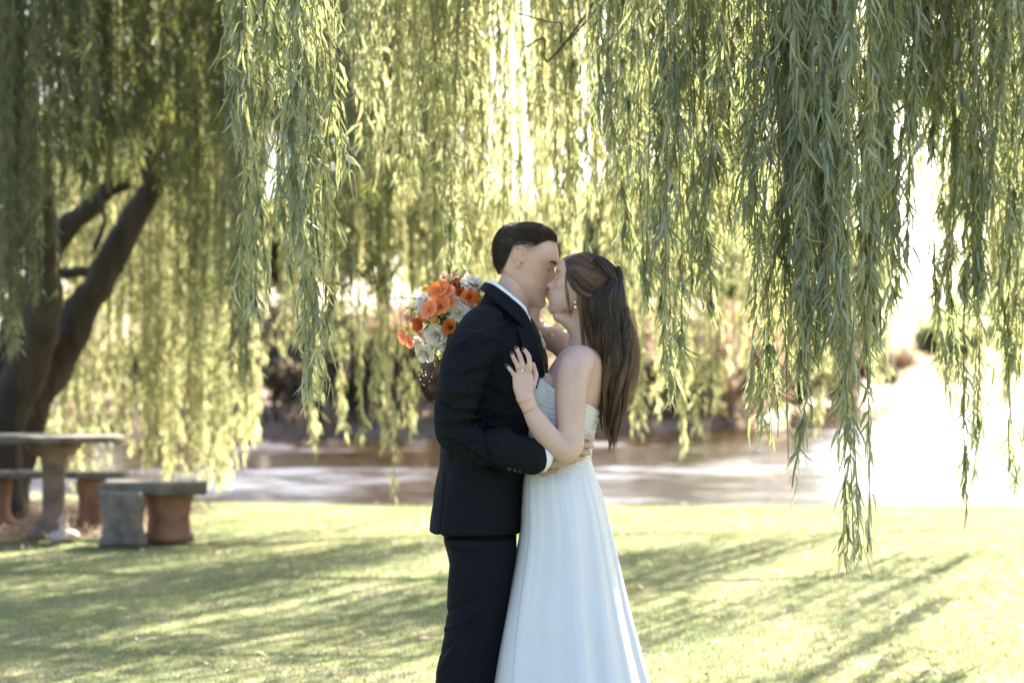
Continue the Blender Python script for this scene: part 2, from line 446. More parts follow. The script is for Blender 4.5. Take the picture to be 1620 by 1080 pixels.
def leaves_on(paths, spacing, Lr, Wr, spread=(.25, 1.0), rows=4, tone=(.1, .7), skip_top=0.0, tuft=None):
    """willow leaves along the paths; returns verts, quads, tone"""
    C, T, ZT = [], [], []
    for p in paths:
        seg = np.linalg.norm(np.diff(p, axis=0), axis=1); s = np.concatenate([[0], np.cumsum(seg)])
        k = int(s[-1] / spacing)
        if k < 2: continue
        u = rng.random(k) * s[-1]; kk_ = max(1, int(s[-1] / .16)); cc_ = rng.random(kk_) * s[-1]; u = np.where(rng.random(k) < .6, cc_[rng.integers(kk_, size=k)] + rng.normal(0, .035, k), u); u = np.clip(u, 0, s[-1] * .995)
        c = np.stack([np.interp(u, s, p[:, i]) for i in range(3)], 1)
        tt = nrm(np.stack([np.interp(u + .02, s, p[:, i]) for i in range(3)], 1) - c + np.array([0, 0, -1e-4]))
        C.append(c); T.append(tt); ZT.append(np.full(k, rng.random()))
    C = np.vstack(C); T = np.vstack(T); ZT = np.concatenate(ZT); n = len(C)
    r = nrm(rng.normal(0, 1, (n, 3))); r = nrm(r - T * (r * T).sum(1)[:, None])
    ph = (spread[0] + (spread[1] - spread[0]) * rng.random(n) ** 1.7)[:, None]
    d = nrm(T * np.cos(ph) + r * np.sin(ph))
    side = nrm(np.cross(d, nrm(rng.normal(0, 1, (n, 3)))))
    Ln = (rng.uniform(*Lr, n))[:, None]; W = (rng.uniform(*Wr, n) / 2)[:, None]
    droop = np.array([0, 0, -1.]) * Ln * rng.uniform(.05, .55, n)[:, None] + side * Ln * rng.normal(0, .14, n)[:, None]
    bend = nrm(np.cross(d, side)) * Ln * rng.normal(0, .10, n)[:, None] + side * Ln * rng.normal(0, .10, n)[:, None]
    prof = {4: ((0, .18), (.3, 1), (.68, .8), (1, .06)), 3: ((0, .2), (.45, 1), (1, .06)), 2: ((0, .7), (1, .5))}[rows]
    vs = []
    for f, w in prof:
        c = C + d * Ln * f + droop * f * f + bend * math.sin(f * math.pi * 1.3)
        vs += [c - side * W * w, c + side * W * w]
    v = np.stack(vs, 1).reshape(-1, 3)
    i = np.arange(n)[:, None] * (2 * rows)
    q = np.concatenate([i + [2 * k, 2 * k + 1, 2 * k + 3, 2 * k + 2] for k in range(rows - 1)])
    tn = np.clip(tone[0] + (tone[1] - tone[0]) * (.5 * ZT + .5 * rng.random(n)) + rng.normal(0, .08, n), 0, 1)
    tn = np.where(rng.random(n) < .05, 1.0, tn)
    return v, q, np.repeat(tn, 2 * rows)

def foliage(name, paths, mats, parent, stem=.0022, stem_n=3, **kw):
    """one mesh: leaves and their thin twigs"""
    v, q, t = leaves_on(paths, **kw)
    s = Soup()
    for p in paths:
        if stem <= 0: break
        s.tube(p[::2] if len(p) > 12 else p, [stem] * len(p[::2] if len(p) > 12 else p), n=stem_n, m=1, ref=(0.3, 1, .1), caps=None)
    if s.n:
        sv, sq, _ = s.arrays()
        me = mesh_np(name, np.vstack([v, sv]), np.vstack([q, sq + len(v)]), attrs={'tone': np.concatenate([t, np.zeros(len(sv))])})
        mi = np.concatenate([np.zeros(len(q), np.int32), np.ones(len(sq), np.int32)])
    else:
        me = mesh_np(name, v, q, attrs={'tone': t}); mi = np.zeros(len(q), np.int32)
    o = link(name, me, mats, parent)
    me.materials.append(M_twig)
    me.polygons.foreach_set("material_index", mi)
    return o

def limb(s, pts, r0, r1, n=12, wob=.04):
    pts = catmull(np.asarray(pts, float), 6)
    k = len(pts); t = np.linspace(0, 1, k)
    pts[1:-1] += rng.normal(0, wob * .3, (k - 2, 3))
    s.tube(pts, list(r0 * (1 - t) + r1 * t), n=n, m=1, ref=(.2, 1, .1))
    return pts

# ---- the big willow at the left, leaning over the lawn and the pond
WD = 18.0
wt = empty("willow_tree", tuple(PD(15, 812, WD)), "big weeping willow whose dark forked trunk leans right behind the round stone table", "willow tree", "weeping willows")
s = Soup()
k = WD / F
base = PD(10, 840, WD)
R = lambda px: px * k
t1 = limb(s, [PD(5, 850, WD), PD(10, 760, WD), PD(45, 650, WD), PD(120, 510, WD + .1), PD(185, 395, WD + .1), PD(240, 290, WD + .2), PD(310, 200, WD + .3), PD(420, 90, WD + .2), PD(560, -20, WD - .3)], R(42), R(4), 18)
t2 = limb(s, [PD(0, 850, WD + .2), PD(-20, 720, WD + .3), PD(5, 600, WD + .5), PD(40, 480, WD + .6), PD(100, 370, WD + .8), PD(200, 280, WD + 1), PD(330, 210, WD + 1.4), PD(520, 160, WD + 2.2), PD(760, 90, WD + 3)], R(36), R(3), 16)
t3 = limb(s, [PD(-10, 850, WD - .2), PD(-5, 700, WD - .3), PD(40, 590, WD - .3), PD(70, 470, WD - .5), PD(60, 330, WD - .8), PD(30, 200, WD - 1.2), PD(20, 20, WD - 1.8), PD(60, -200, WD - 2.6)], R(42), R(13), 16)
t4 = limb(s, [PD(-20, 850, WD), PD(-70, 650, WD), PD(-120, 400, WD + .2), PD(-160, 100, WD + .4), PD(-150, -200, WD)], R(45), R(12), 16)
me = remesh(s, "trunk", .03, 3)
v = co_of(me); v += no_of(me) * (.018 * vnoise(v * np.array([1, 1, .3]), 9) + .01 * vnoise(v * np.array([1, 1, .35]), 25))[:, None]; set_co(me, v)
link("trunk", me, M_bark, wt)
s = Soup()
limb(s, [PD(95, 432, WD + .4), PD(150, 430, WD + .3), PD(190, 425, WD + .2)], R(9), R(7), 8, .02)
limb(s, [PD(150, 395, WD + .4), PD(165, 350, WD + .5), PD(155, 300, WD + .7)], R(5), R(3), 8, .02)
# crown limbs over the lawn and out over the water: (points), used to hang curtains from
HUBS = []
def crown_limb(pts, r0, r1):
    p = limb(s, pts, r0, r1, 8, .12 if r0 > .05 else .006); HUBS.append(p); return p
fork = t1[-1]; f3 = t3[-1]
crown_limb([t1[30], (-2.6, 17.4, 4.6), (-1.6, 16.4, 5.6), (.2, 15.4, 6.1), (2.0, 14.8, 5.7)], .14, .03)
crown_limb([t1[36], (-1.4, 18.6, 5.1), (.6, 18.6, 5.9), (2.8, 18.2, 5.9), (4.8, 17.6, 5.1)], .13, .03)
crown_limb([t2[40], (-.6, 20.5, 5.2), (1.5, 21.2, 5.7), (4.0, 21.5, 5.6), (6.6, 21.4, 5.0)], .12, .03)
crown_limb([t3[30], (-4.2, 15.2, 5.2), (-3.4, 13.2, 6.0), (-2.4, 11.4, 6.2), (-1.2, 10.2, 5.6)], .13, .03)
crown_limb([t3[34], (-4.8, 14.2, 5.4), (-5.0, 12.4, 6.0), (-5.2, 10.8, 5.8)], .12, .03)
crown_limb([t4[24], (-6.4, 16.6, 5.4), (-7.2, 15, 6.3), (-8, 13.2, 6)], .13, .03)
crown_limb([t4[24], (-6.2, 19.6, 5.4), (-5.6, 21, 6.3), (-4.6, 22.2, 6)], .12, .03)
crown_limb([t2[34], (-2.8, 20.6, 5.2), (-1.9, 22, 5.9), (-1, 23.2, 5.6)], .1, .03)
crown_limb([t1[30], (-2.9, 16.0, 4.9), (-1.6, 14.0, 5.7), (-.4, 12.6, 5.9), (1.2, 11.4, 5.4)], .12, .03)
link("branch", s.mesh("branch"), M_bark, wt)

def lateral(hub, n, reach, rise=.25):
    """secondary twig origins round a limb"""
    out = []
    for _ in range(n):
        i = rng.integers(len(hub) // 3, len(hub)); c = hub[i]
        a = rng.uniform(0, 6.28); r = reach * rng.random() ** .6
        out.append(c + np.array([math.cos(a) * r, math.sin(a) * r, rng.normal(rise, .25)]))
    return out
def zbot(x, y):
    """how low the curtain hangs above the ground at this place"""
    return 1.0
# curtains told by where their foot shows in the photograph: (x centre, half width, foot y, distance, strands, tone)
def curtain(spec, top_z, jitter=.5, sway=.06, arch=.5, dens=1.0, twigs=2):
    paths = []
    for (cx, hw, yb, d, ns) in spec:
        for j_ in range(max(2, int(ns * dens + .5))):
            u = rng.normal(0, .55) * (j_ > 1); px = cx + hw * np.clip(u, -1.6, 1.6)
            dd = d * (1 + rng.normal(0, .02))
            foot = yb - abs(u) * rng.uniform(0, 1) * hw * .6 - rng.exponential(.34) * (yb - 100) * .35 * (j_ > 0) * (.3 if j_ < 3 else 1)
            p = PD(px, foot, dd)
            zt = top_z + rng.uniform(-jitter, jitter)
            if zt - p[2] < .4: continue
            o = np.array([rng.normal(0, arch), rng.normal(0, arch * .6), 0])
            sp_ = strand_path((p[0] - o[0], p[1] - o[1], zt), zt - p[2], sway, o); paths.append(sp_)
            for _ in range(rng.integers(0, twigs + 1)):
                i = rng.integers(2, max(3, len(sp_) - 2)); ln = rng.uniform(.12, .5) * min(1, d / 7)
                ln = min(ln, sp_[i][2] - p[2] + .05)
                if ln < .08: continue
                a = rng.uniform(0, 6.28); e = rng.uniform(.03, .11) * d / 7
                paths.append(strand_path(sp_[i], ln, .06, (math.cos(a) * e, math.sin(a) * e, 0), n=6))
    return paths
back = [  # far side of the crown, glowing against the light
    (230, 60, 740, 20, 70), (300, 60, 790, 19.8, 90), (345, 40, 775, 19.6, 60), (160, 60, 700, 20.5, 50), (260, 90, 640, 21, 60), (390, 35, 700, 19, 45),
    (120, 60, 770, 20.5, 50), (60, 50, 760, 20.8, 20), (340, 60, 560, 18, 40),
    (460, 30, 560, 17, 22), (497, 14, 712, 15.5, 9), (545, 10, 690, 15, 6), (575, 10, 700, 15, 7), (625, 9, 790, 15, 3), (605, 12, 700, 15, 10), (648, 12, 690, 15, 8), (690, 16, 560, 15, 14), (735, 20, 640, 16, 10),
    (520, 50, 470, 17, 30), (600, 60, 430, 18, 46), (680, 50, 480, 18, 36), (760, 50, 500, 17, 40), (900, 50, 560, 17, 36), (850, 34, 400, 17, 34), (865, 20, 300, 15, 12),
    (1010, 14, 705, 15, 12), (1040, 14, 650, 15, 10), (1080, 12, 712, 15, 12), (1100, 12, 690, 15, 8), (1130, 16, 660, 15, 12), (975, 26, 620, 15, 24), (1180, 40, 600, 16, 26), (1240, 40, 560, 16, 26), (1330, 50, 540, 17, 30), (1390, 26, 590, 17, 20),
    (1290, 16, 690, 15.5, 7), (1400, 24, 645, 14, 8), (1530, 26, 520, 16, 14), (1600, 30, 500, 16, 16)]
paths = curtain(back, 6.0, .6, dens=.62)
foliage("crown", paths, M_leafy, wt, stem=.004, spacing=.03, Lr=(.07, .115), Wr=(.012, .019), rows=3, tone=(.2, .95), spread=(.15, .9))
mid = [  # darker, shaded side turned to the camera
    (195, 50, 285, 15.8, 30), (275, 40, 350, 15.6, 20), (60, 70, 330, 14, 70), (150, 50, 300, 14, 60), (20, 50, 500, 13, 60), (20, 26, 560, 13, 30), (230, 60, 230, 14, 60), (300, 50, 320, 15, 60), (110, 40, 250, 13, 50),
    (370, 60, 260, 14, 60), (330, 40, 480, 16, 30), (385, 20, 610, 13, 26), (380, 18, 520, 12.5, 18), (440, 50, 280, 14, 46), (310, 26, 560, 16, 14),
    (600, 50, 470, 14.5, 26), (680, 40, 510, 14, 16), (740, 30, 430, 14, 14), (545, 26, 540, 14, 12), (1010, 36, 400, 13, 14), (1120, 40, 480, 13, 16), (1250, 50, 480, 13, 18), (1580, 50, 470, 13, 18), (530, 60, 250, 13, 46), (560, 40, 330, 12, 20), (620, 50, 300, 13, 40), (700, 40, 280, 12, 36)]
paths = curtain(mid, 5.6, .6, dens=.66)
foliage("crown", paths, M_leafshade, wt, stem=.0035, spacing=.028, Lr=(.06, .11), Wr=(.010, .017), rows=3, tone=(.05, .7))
# the roof of the crown, above the picture: it shades the lawn at the left
paths = []
for i, h in enumerate(HUBS):
    for o in lateral(h, 72, 2.0):
        if o[0] > 1.2: continue
        paths.append(strand_path(o, rng.uniform(.5, 1.3), .15, rng.normal(0, .3, 3) * np.array([1, 1, .3])))
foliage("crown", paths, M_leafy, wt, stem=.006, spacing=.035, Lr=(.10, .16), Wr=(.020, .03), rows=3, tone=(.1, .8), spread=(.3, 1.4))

# ---- the nearer willow whose branches arch in over the couple; its trunk stands right of the picture
w2 = empty("willow_tree", (5.2, 9.5, 0), "nearer weeping willow whose sharp grey green strands hang above and right of the couple", "willow tree", "weeping willows")
s = Soup()
b0 = limb(s, [(5.25, 9.6, -.1), (5.15, 9.4, 1.2), (4.8, 9.1, 2.6), (4.4, 8.9, 3.9), (3.9, 8.6, 4.6)], .34, .2, 16)
me = remesh(s, "trunk", .03, 3); v = co_of(me); v += no_of(me) * (.015 * vnoise(v * np.array([1, 1, .3]), 9))[:, None]; set_co(me, v)
link("trunk", me, M_bark, w2)
s = Soup(); HUBS = []
crown_limb([b0[-1], (3.0, 8.2, 5.0), (1.8, 7.7, 5.2), (.4, 7.4, 5.0), (-1.2, 7.1, 4.4)], .15, .02)
crown_limb([b0[-1], (3.4, 7.6, 4.9), (2.6, 6.8, 5.0), (1.7, 6.4, 4.6), (.7, 6.3, 4.2)], .13, .02)
crown_limb([b0[-1], (3.5, 9.2, 4.9), (2.6, 9.6, 5.2), (1.2, 9.7, 5.0), (-.6, 9.5, 4.4)], .13, .02)
crown_limb([b0[-4], (4.2, 7.6, 4.2), (3.6, 6.4, 4.4), (3.0, 5.4, 4.2)], .12, .02)
crown_limb([b0[-4], (5.0, 9.6, 4.4), (5.6, 9.0, 4.8), (6.2, 8, 4.6)], .12, .02)
# twigs that cross the top of the picture
crown_limb([(1.6, 8.6, 4.4), PD(940, 20, 8), PD(885, 36, 7.7), PD(820, 22, 7.6)], .005, .0025)
crown_limb([(1.2, 8.9, 4.2), PD(900, 60, 8.6), PD(860, 60, 8.5), PD(830, 75, 8.4)], .007, .003)
crown_limb([(1.8, 8.2, 4.4), PD(1120, 22, 7.6), PD(1060, 18, 7.5), PD(1010, 5, 7.5)], .005, .0025)
link("branch", s.mesh("branch"), M_bark, w2)
front = [ # in focus
    (490, 20, 612, 6.5, 17), (478, 16, 420, 6.6, 12), (500, 22, 330, 6.8, 12), (398, 16, 470, 6.9, 7), (405, 18, 280, 7.0, 9), (385, 14, 200, 7, 6),
    (1345, 17, 882, 6.2, 11), (1340, 24, 640, 6.3, 12), (1250, 8, 790, 6.2, 4), (1262, 16, 600, 6.3, 12), (1200, 20, 668, 6.4, 7), (1215, 24, 470, 6.5, 16),
    (1300, 30, 560, 6.4, 20), (1280, 36, 420, 6.5, 22), (1380, 26, 540, 6.6, 16), (1412, 14, 440, 6.8, 12), (1392, 26, 330, 7, 18),
    (1160, 30, 360, 6.8, 20), (1110, 18, 480, 6.8, 12), (1060, 16, 620, 6.6, 9), (1030, 22, 480, 6.7, 13), (1085, 24, 420, 6.9, 14), (1000, 20, 310, 7, 10), (960, 24, 200, 7.2, 10),
    (1505, 14, 640, 7, 9), (1530, 10, 815, 6.9, 5), (1550, 26, 480, 7, 16), (1600, 22, 600, 7, 14), (1610, 10, 770, 7, 4), (1520, 30, 330, 7.2, 16), (1600, 36, 330, 7.3, 20), (1500, 14, 200, 7.2, 8), (1455, 30, 150, 7.2, 34), (1475, 16, 230, 7.4, 10), (1440, 12, 300, 7.3, 8)]
paths = curtain(front, 4.1, .4, .10, .45, dens=.54, twigs=6)
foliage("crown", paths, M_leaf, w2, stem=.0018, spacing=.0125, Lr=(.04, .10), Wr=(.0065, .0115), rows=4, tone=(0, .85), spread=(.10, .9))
soft = [ # a little farther, lit from behind
    (600, 50, 250, 9.5, 30), (560, 30, 150, 9, 18), (650, 40, 300, 9.5, 24), (690, 30, 210, 9, 18), (725, 22, 440, 9, 22), (760, 30, 330, 9.5, 22), (800, 34, 420, 10, 30), (870, 24, 130, 9.5, 10), (900, 34, 370, 9, 26),
    (940, 40, 330, 9.5, 26), (975, 40, 430, 9, 26), (1050, 50, 400, 9.5, 36), (1130, 50, 460, 10, 36), (1200, 40, 520, 10, 26), (1290, 40, 480, 10, 24), (1380, 26, 420, 10, 20), (1535, 24, 560, 10.5, 16), (1575, 36, 540, 10, 34), (1610, 30, 560, 10, 20), (700, 80, 120, 9, 30), (850, 60, 210, 9.5, 34), (1455, 24, 330, 10, 8), (855, 30, 200, 9, 5), (1000, 80, 130, 9.5, 30)]
paths = curtain(soft, 4.7, .5, .07, .5, dens=.44, twigs=3)
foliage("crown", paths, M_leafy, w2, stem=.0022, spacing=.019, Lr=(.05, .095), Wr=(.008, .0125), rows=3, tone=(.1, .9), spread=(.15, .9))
paths = []
for h in HUBS[:5]:
    for o in lateral(h, 8, 1.0): 
        if o[2] > 3.9: paths.append(strand_path(o, rng.uniform(.4, .9), .15, rng.normal(0, .3, 3) * np.array([1, 1, .3])))
foliage("crown", paths, M_leaf, w2, stem=.004, spacing=.03, Lr=(.08, .13), Wr=(.014, .02), rows=3, tone=(.1, .8), spread=(.3, 1.4))

# ------------------------------------------------------------------ far bank: shrubs and trees, each its own
def puff(c, r, n, L0, w, dens=.6):
    """leaf quads filling an uneven crown made of clumps"""
    m = max(5, int(n / 260))
    cc = nrm(rng.normal(0, 1, (m, 3))) * (rng.random((m, 1)) ** .5) * np.array(r) * .8
    rr = rng.uniform(.22, .42, m) * min(r)
    i = rng.integers(m, size=n)
    p = cc[i] + nrm(rng.normal(0, 1, (n, 3))) * (rng.random((n, 1)) ** .45) * rr[i][:, None] * np.array([1.15, 1.15, .9])
    return p + np.asarray(c), np.clip(rng.random(m)[i] * .6 + rng.random(n) * .4, 0, 1)
def leafquads(pos, tone, L0, w, hang=0.0):
    n = len(pos); d = nrm(rng.normal(0, 1, (n, 3)) + np.array([0, 0, -hang])); s_ = nrm(np.cross(d, rng.normal(0, 1, (n, 3))))
    Ls = (L0 * rng.uniform(.6, 1.3, n))[:, None]; ws = (w * rng.uniform(.6, 1.3, n))[:, None]
    v = np.stack([pos - s_ * ws * .3, pos + s_ * ws * .3, pos + d * Ls * .5 + s_ * ws, pos + d * Ls * .5 - s_ * ws, pos + d * Ls + s_ * ws * .15, pos + d * Ls - s_ * ws * .15], 1).reshape(-1, 3)
    i = np.arange(n)[:, None] * 6
    return v, np.concatenate([i + [0, 1, 2, 3], i + [3, 2, 4, 5]]), np.repeat(tone, 6)
def far_tree(x, y, h, rx, n, m, label, group="trees along the far bank", z0=.9, name="bank_tree", cat="tree", L0=.42, w=.13, hang=0.0, low=.25):
    t = empty(name, (x, y, z0), label, cat, group)
    s = Soup()
    limb(s, [(x, y, z0 - .5), (x + rng.normal(0, .3), y, z0 + h * .3), (x + rng.normal(0, .6), y, z0 + h * .75)], .035 * h, .01 * h, 8, .1)
    for _ in range(5):
        a = rng.uniform(0, 6.28); zz = z0 + h * rng.uniform(.25, .5)
        limb(s, [(x, y, zz), (x + math.cos(a) * rx * .4, y + math.sin(a) * rx * .4, zz + h * .15), (x + math.cos(a) * rx * .75, y + math.sin(a) * rx * .75, zz + h * .25)], .014 * h, .004 * h, 6, .1)
    link("trunk", s.mesh("trunk"), M_bark, t)
    p, tn = puff((x, y, z0 + h * (low + (1 - low) / 2)), (rx, rx * .8, h * (1 - low) / 2), n, L0, w)
    v, q, tt = leafquads(p, tn, L0, w, hang)
    link("crown", mesh_np("crown", v, q, attrs={'tone': tt}), m, t)
    return t
def at_px(px, d): return (px - 810) * d / F
far = [(-60, 62, 11, 5, 'dark'), (120, 60, 9, 4.6, 'dark'), (300, 66, 8, 4.5, 'dark'), (455, 64, 7, 3.6, 'dark'), (600, 60, 9.5, 3.6, 'dark'), (690, 62, 8.5, 3.6, 'yel'), (765, 72, 7, 3.2, 'yel'), (945, 70, 8, 3.8, 'yel'), (1040, 74, 9, 4, 'yel'), (1160, 82, 10, 4.5, 'yel'), (1260, 104, 10, 5.5, 'yel'), (1335, 150, 12, 4.5, 'dark'), (1590, 330, 15, 12, 'yel'), (1505, 260, 9, 9, 'yel'), (1690, 240, 12, 10, 'yel')]
labs = ["dark bushy tree at the left end of the far bank", "tall dark tree on the far bank behind the leaning willow trunk", "dark tree on the far bank seen between the trunk and the hanging willow strands", "tall dark tree on the far bank left of the bouquet", "rusty olive tree on the far bank straight above the left open water", "dark olive tree on the far bank behind the bouquet", "low yellowish tree on the far bank behind the groom's head", "tall tree on the far bank behind the bride's head", "yellow green tree on the far bank just right of the bride", "yellow green tree on the far bank behind the long hanging strands", "wide yellow tree where the far bank bends away", "dark tree on the receding bank left of the bright gap", "pale distant tree beyond the bright water at the far right", "pale distant tree beside the bright gap between the strands", "distant yellow tree cut by the right edge of the picture"]
for (px, d, h, rx, kd), lb in zip(far, labs):
    sc_ = d / 60
    far_tree(at_px(px, d), d, h, rx, 3400 if d < 200 else 2000, M_leafdark if kd == 'dark' else M_leafy, lb, L0=.5 * sc_, w=.15 * sc_)
shr = [(60, 53, 2.2), (250, 53.5, 2.6), (360, 53.0, 2.4), (430, 53.6, 3.0), (505, 53, 2.5), (570, 54, 3.0), (630, 53.4, 2.7), (690, 54.4, 3.3), (760, 55, 3.0), (950, 57, 3.0), (1020, 59, 3.2), (1085, 61, 3.0), (1140, 64, 3.2), (1190, 68, 3.4), (1260, 84, 4.0), (1325, 116, 4.5)]
wh = ["leftmost on the bank", "behind the willow trunk", "at the pond edge left of the hanging strands", "left of the lowest sharp strand", "behind the lowest sharp strand left of the couple", "above the dark undercut bank", "below and left of the bouquet", "touching the groom's sleeve", "hidden partly by the groom", "just right of the bride's hair", "behind the short yellow strands", "right of the short yellow strands", "left of the long hanging strand", "beside the white streak on the water", "where the bank bends away", "last before the bright gap"]
for si, ((px, d, r), w_) in enumerate(zip(shr, wh)):
    olive = si % 3 == 1
    x = at_px(px, d)
    t = empty("bank_shrub", (x, d, .2), ("olive green" if olive else "pinkish brown") + " shrub overhanging the far bank, " + w_, "shrub", "shrubs on the far bank")
    s = Soup()
    for _ in range(8):
        a = rng.uniform(0, 6.28); e = rng.uniform(.3, 1)
        limb(s, [(x, d, .0), (x + math.cos(a) * e * r * .5, d + math.sin(a) * e * r * .4, .1 + r * .6), (x + math.cos(a) * e * r * 1.0, d + math.sin(a) * e * r * .6, .1 + r * rng.uniform(.6, 1.2))], .035, .01, 5, .08)
    link("stem", s.mesh("stem"), M_twigb, t)
    p, tn = puff((x, d, .25 + r * .5), (r * 1.15, r * .75, r * .6), 5200, .2, .05)
    v, q, tt = leafquads(p, tn, .2 * d / 52, .05 * d / 52, .4)
    link("foliage", mesh_np("foliage", v, q, attrs={'tone': tt}), M_leafdark if olive else M_leafbrown, t)
# low reeds along the foot of the far bank
n = 900; x = rng.uniform(-26, 9, n); y = far_shore(x) + rng.uniform(-.3, 1.6, n)
pos = np.stack([x, y, np.full(n, -.3) + .3 * sstep(y - far_shore(x), 0, 1.5)], 1)
v, q, tt = leafquads(pos, rng.random(n), .9, .03, -3.0)
rd = link("reeds", mesh_np("reeds", v, q, attrs={'tone': tt}), M_leafbrown); tag(rd, kind='stuff')
# ------------------------------------------------------------------ stone table and benches under the willow
M_stone = noisy(mat("weathered_stone", rough=.85), (.07, .058, .048), (.24, .20, .165), 7, 8, bump=.5, bscale=30, bdist=.01)
M_stonered = noisy(mat("reddish_stone", rough=.85), (.16, .075, .045), (.34, .17, .10), 7, 8, bump=.5, bscale=30, bdist=.01, c3=(.26, .13, .08))
M_stonebr = noisy(mat("brown_stone", rough=.85), (.13, .085, .065), (.30, .21, .17), 6, 8, bump=.5, bscale=30, bdist=.01)

def flute(R, n, c, k, amp):
    th = np.linspace(0, 2 * math.pi, n, endpoint=False)
    return c + (R - c) * (1 - amp * (.5 + .5 * np.cos(k * th)))[None, :, None]
def lathe_fl(s, c, prof, n=96, k=12, amp=.05, zlo=-9, zhi=9, sx=1, sy=1):
    th = np.linspace(0, 2 * math.pi, n, endpoint=False)
    R = []
    for r, z in prof:
        f = (1 - amp * (.5 + .5 * np.cos(k * th))) if zlo < z < zhi else np.ones(n)
        R.append(np.stack([r * f * np.cos(th) * sx, r * f * np.sin(th) * sy, np.full(n, z)], 1))
    s.rings(np.array(R) + np.asarray(c))
def slab(name, outline, z0, z1, m, parent, bev=.012):
    o = np.asarray(outline, float)
    c = o.mean(0); R = []
    for sc_, z in ((.97, z0), (1 - bev * .4, z0 + bev * .4), (1, z0 + bev), (1, z1 - bev), (1 - bev * .4, z1 - bev * .4), (1 - bev * 2.0, z1)):
        p = c + (o - c) * sc_; R.append(np.column_stack([p, np.full(len(p), z)]))
    s = Soup(); s.rings(np.array(R))
    me = s.mesh(name); v = co_of(me); v += .004 * np.stack([vnoise(v, 9), vnoise(v, 9, 5), .5 * vnoise(v, 7, 9)], 1); set_co(me, v)
    o_ = link(name, me, m, parent, smooth=False)
    return o_
def arc_outline(cx, cy, r0, r1, a0, a1, n=26):
    a = np.linspace(math.radians(a0), math.radians(a1), n)
    return np.vstack([np.stack([cx + r1 * np.cos(a), cy + r1 * np.sin(a)], 1), np.stack([cx + r0 * np.cos(a[::-1]), cy + r0 * np.sin(a[::-1])], 1)])

TD = 15.6; tc = PD(10, 850, TD)
tb = empty("stone_table", (tc[0], TD, 0), "round weathered stone garden table on fluted pedestals under the willow trunk", "table")
th = np.linspace(0, 2 * math.pi, 72, endpoint=False)
rt = (195 - 10) * TD / F
slab("tabletop", np.stack([tc[0] + rt * np.cos(th), TD + .58 * np.sin(th)], 1), .745, .80, M_stone, tb)
for px in (-90, 85):
    c = (PD(px, 850, TD)[0], TD, 0)
    s = Soup()
    lathe_fl(s, c, [(.0, 0), (.21, 0), (.215, .035), (.17, .06), (.15, .075), (.155, .11), (.12, .13), (.10, .16), (.092, .20), (.088, .5), (.095, .575), (.11, .60), (.10, .615), (.16, .655), (.215, .70), (.22, .744), (0, .744)], zlo=.17, zhi=.56, k=14, amp=.14)
    link("leg", s.mesh("leg"), M_stonebr, tb)
# rear bench
BD = 16.9; bc = PD(60, 830, BD)
bb = empty("stone_bench", (bc[0], BD, 0), "long low stone bench behind the round table at the foot of the willow trunk", "bench", "stone garden benches")
hw = 145 * BD / F
slab("seat", np.stack([bc[0] + hw * np.sign(np.cos(th)) * np.abs(np.cos(th)) ** .35, BD + .2 * np.sign(np.sin(th)) * np.abs(np.sin(th)) ** .35], 1), .40, .455, M_stone, bb)
SCROLL = [(1.0, 0), (1.02, .05), (.86, .075), (.88, .10), (.84, .14), (.83, .19), (.87, .25), (.92, .29), (.98, .33), (.96, .37), (.9, .398)]
def scroll_leg(cx, cy, w, dth, m, parent, H=.40, ang=0.0, label=None):
    n = 64; a = np.linspace(0, 2 * math.pi, n, endpoint=False)
    R = []
    for f, z in [(0.01, 0)] + SCROLL + [(.01, .398)]:
        e = .45
        R.append(np.stack([w * f * np.sign(np.cos(a)) * np.abs(np.cos(a)) ** e, dth * f * np.sign(np.sin(a)) * np.abs(np.sin(a)) ** e, np.full(n, z * H / .4)], 1))
    s = Soup(); s.rings(np.array(R), caps=False)
    # carved leaf scroll on the camera side
    for sg in (-1, 1):
        t = np.linspace(0, 2.2 * math.pi, 22)
        r = w * .38 * (1 - t / 9)
        pts = np.stack([sg * (w * .36) + sg * r * np.cos(t) * .9, np.full(22, -dth * .78), .255 * H / .4 + r * np.sin(t)], 1)
        s.tube(pts, [.012] * 22, n=8, m=1, ref=(0, 1, 0))
    for k in range(7):
        x = (k - 3) * w * .24
        s.tube([(x, -dth * .80, .05), (x * .7, -dth * .74, .12), (x * .8, -dth * .72, .20)], [.012, .014, .008], n=8, m=3)
    me = s.mesh("leg"); v = co_of(me)
    ca, sa = math.cos(ang), math.sin(ang)
    v = np.stack([v[:, 0] * ca - v[:, 1] * sa + cx, v[:, 0] * sa + v[:, 1] * ca + cy, v[:, 2]], 1); set_co(me, v)
    o = link("leg", me, m, parent)
    if label: o["label"] = label
scroll_leg(PD(145, 830, BD)[0], BD, .12, .13, M_stonered, bb)
scroll_leg(PD(-5, 830, BD)[0], BD, .12, .13, M_stonered, bb)
# front curved bench
CD = 14.9; cc = PD(232, 860, CD)
fb = empty("stone_bench", (cc[0], CD, 0), "short curved stone bench in front of the table, one grey carved leg and one reddish", "bench", "stone garden benches")
slab("seat", arc_outline(cc[0] - .19, CD + 1.22, .86, 1.24, -98, -60), .365, .465, M_stone, fb)
scroll_leg(PD(194, 862, CD - .04)[0], CD - .02, .17, .15, M_stone, fb, label="grey carved leg")
scroll_leg(PD(266, 850, CD + .3)[0], CD + .33, .175, .15, M_stonered, fb, ang=.5, label="reddish carved leg in front of the pond")
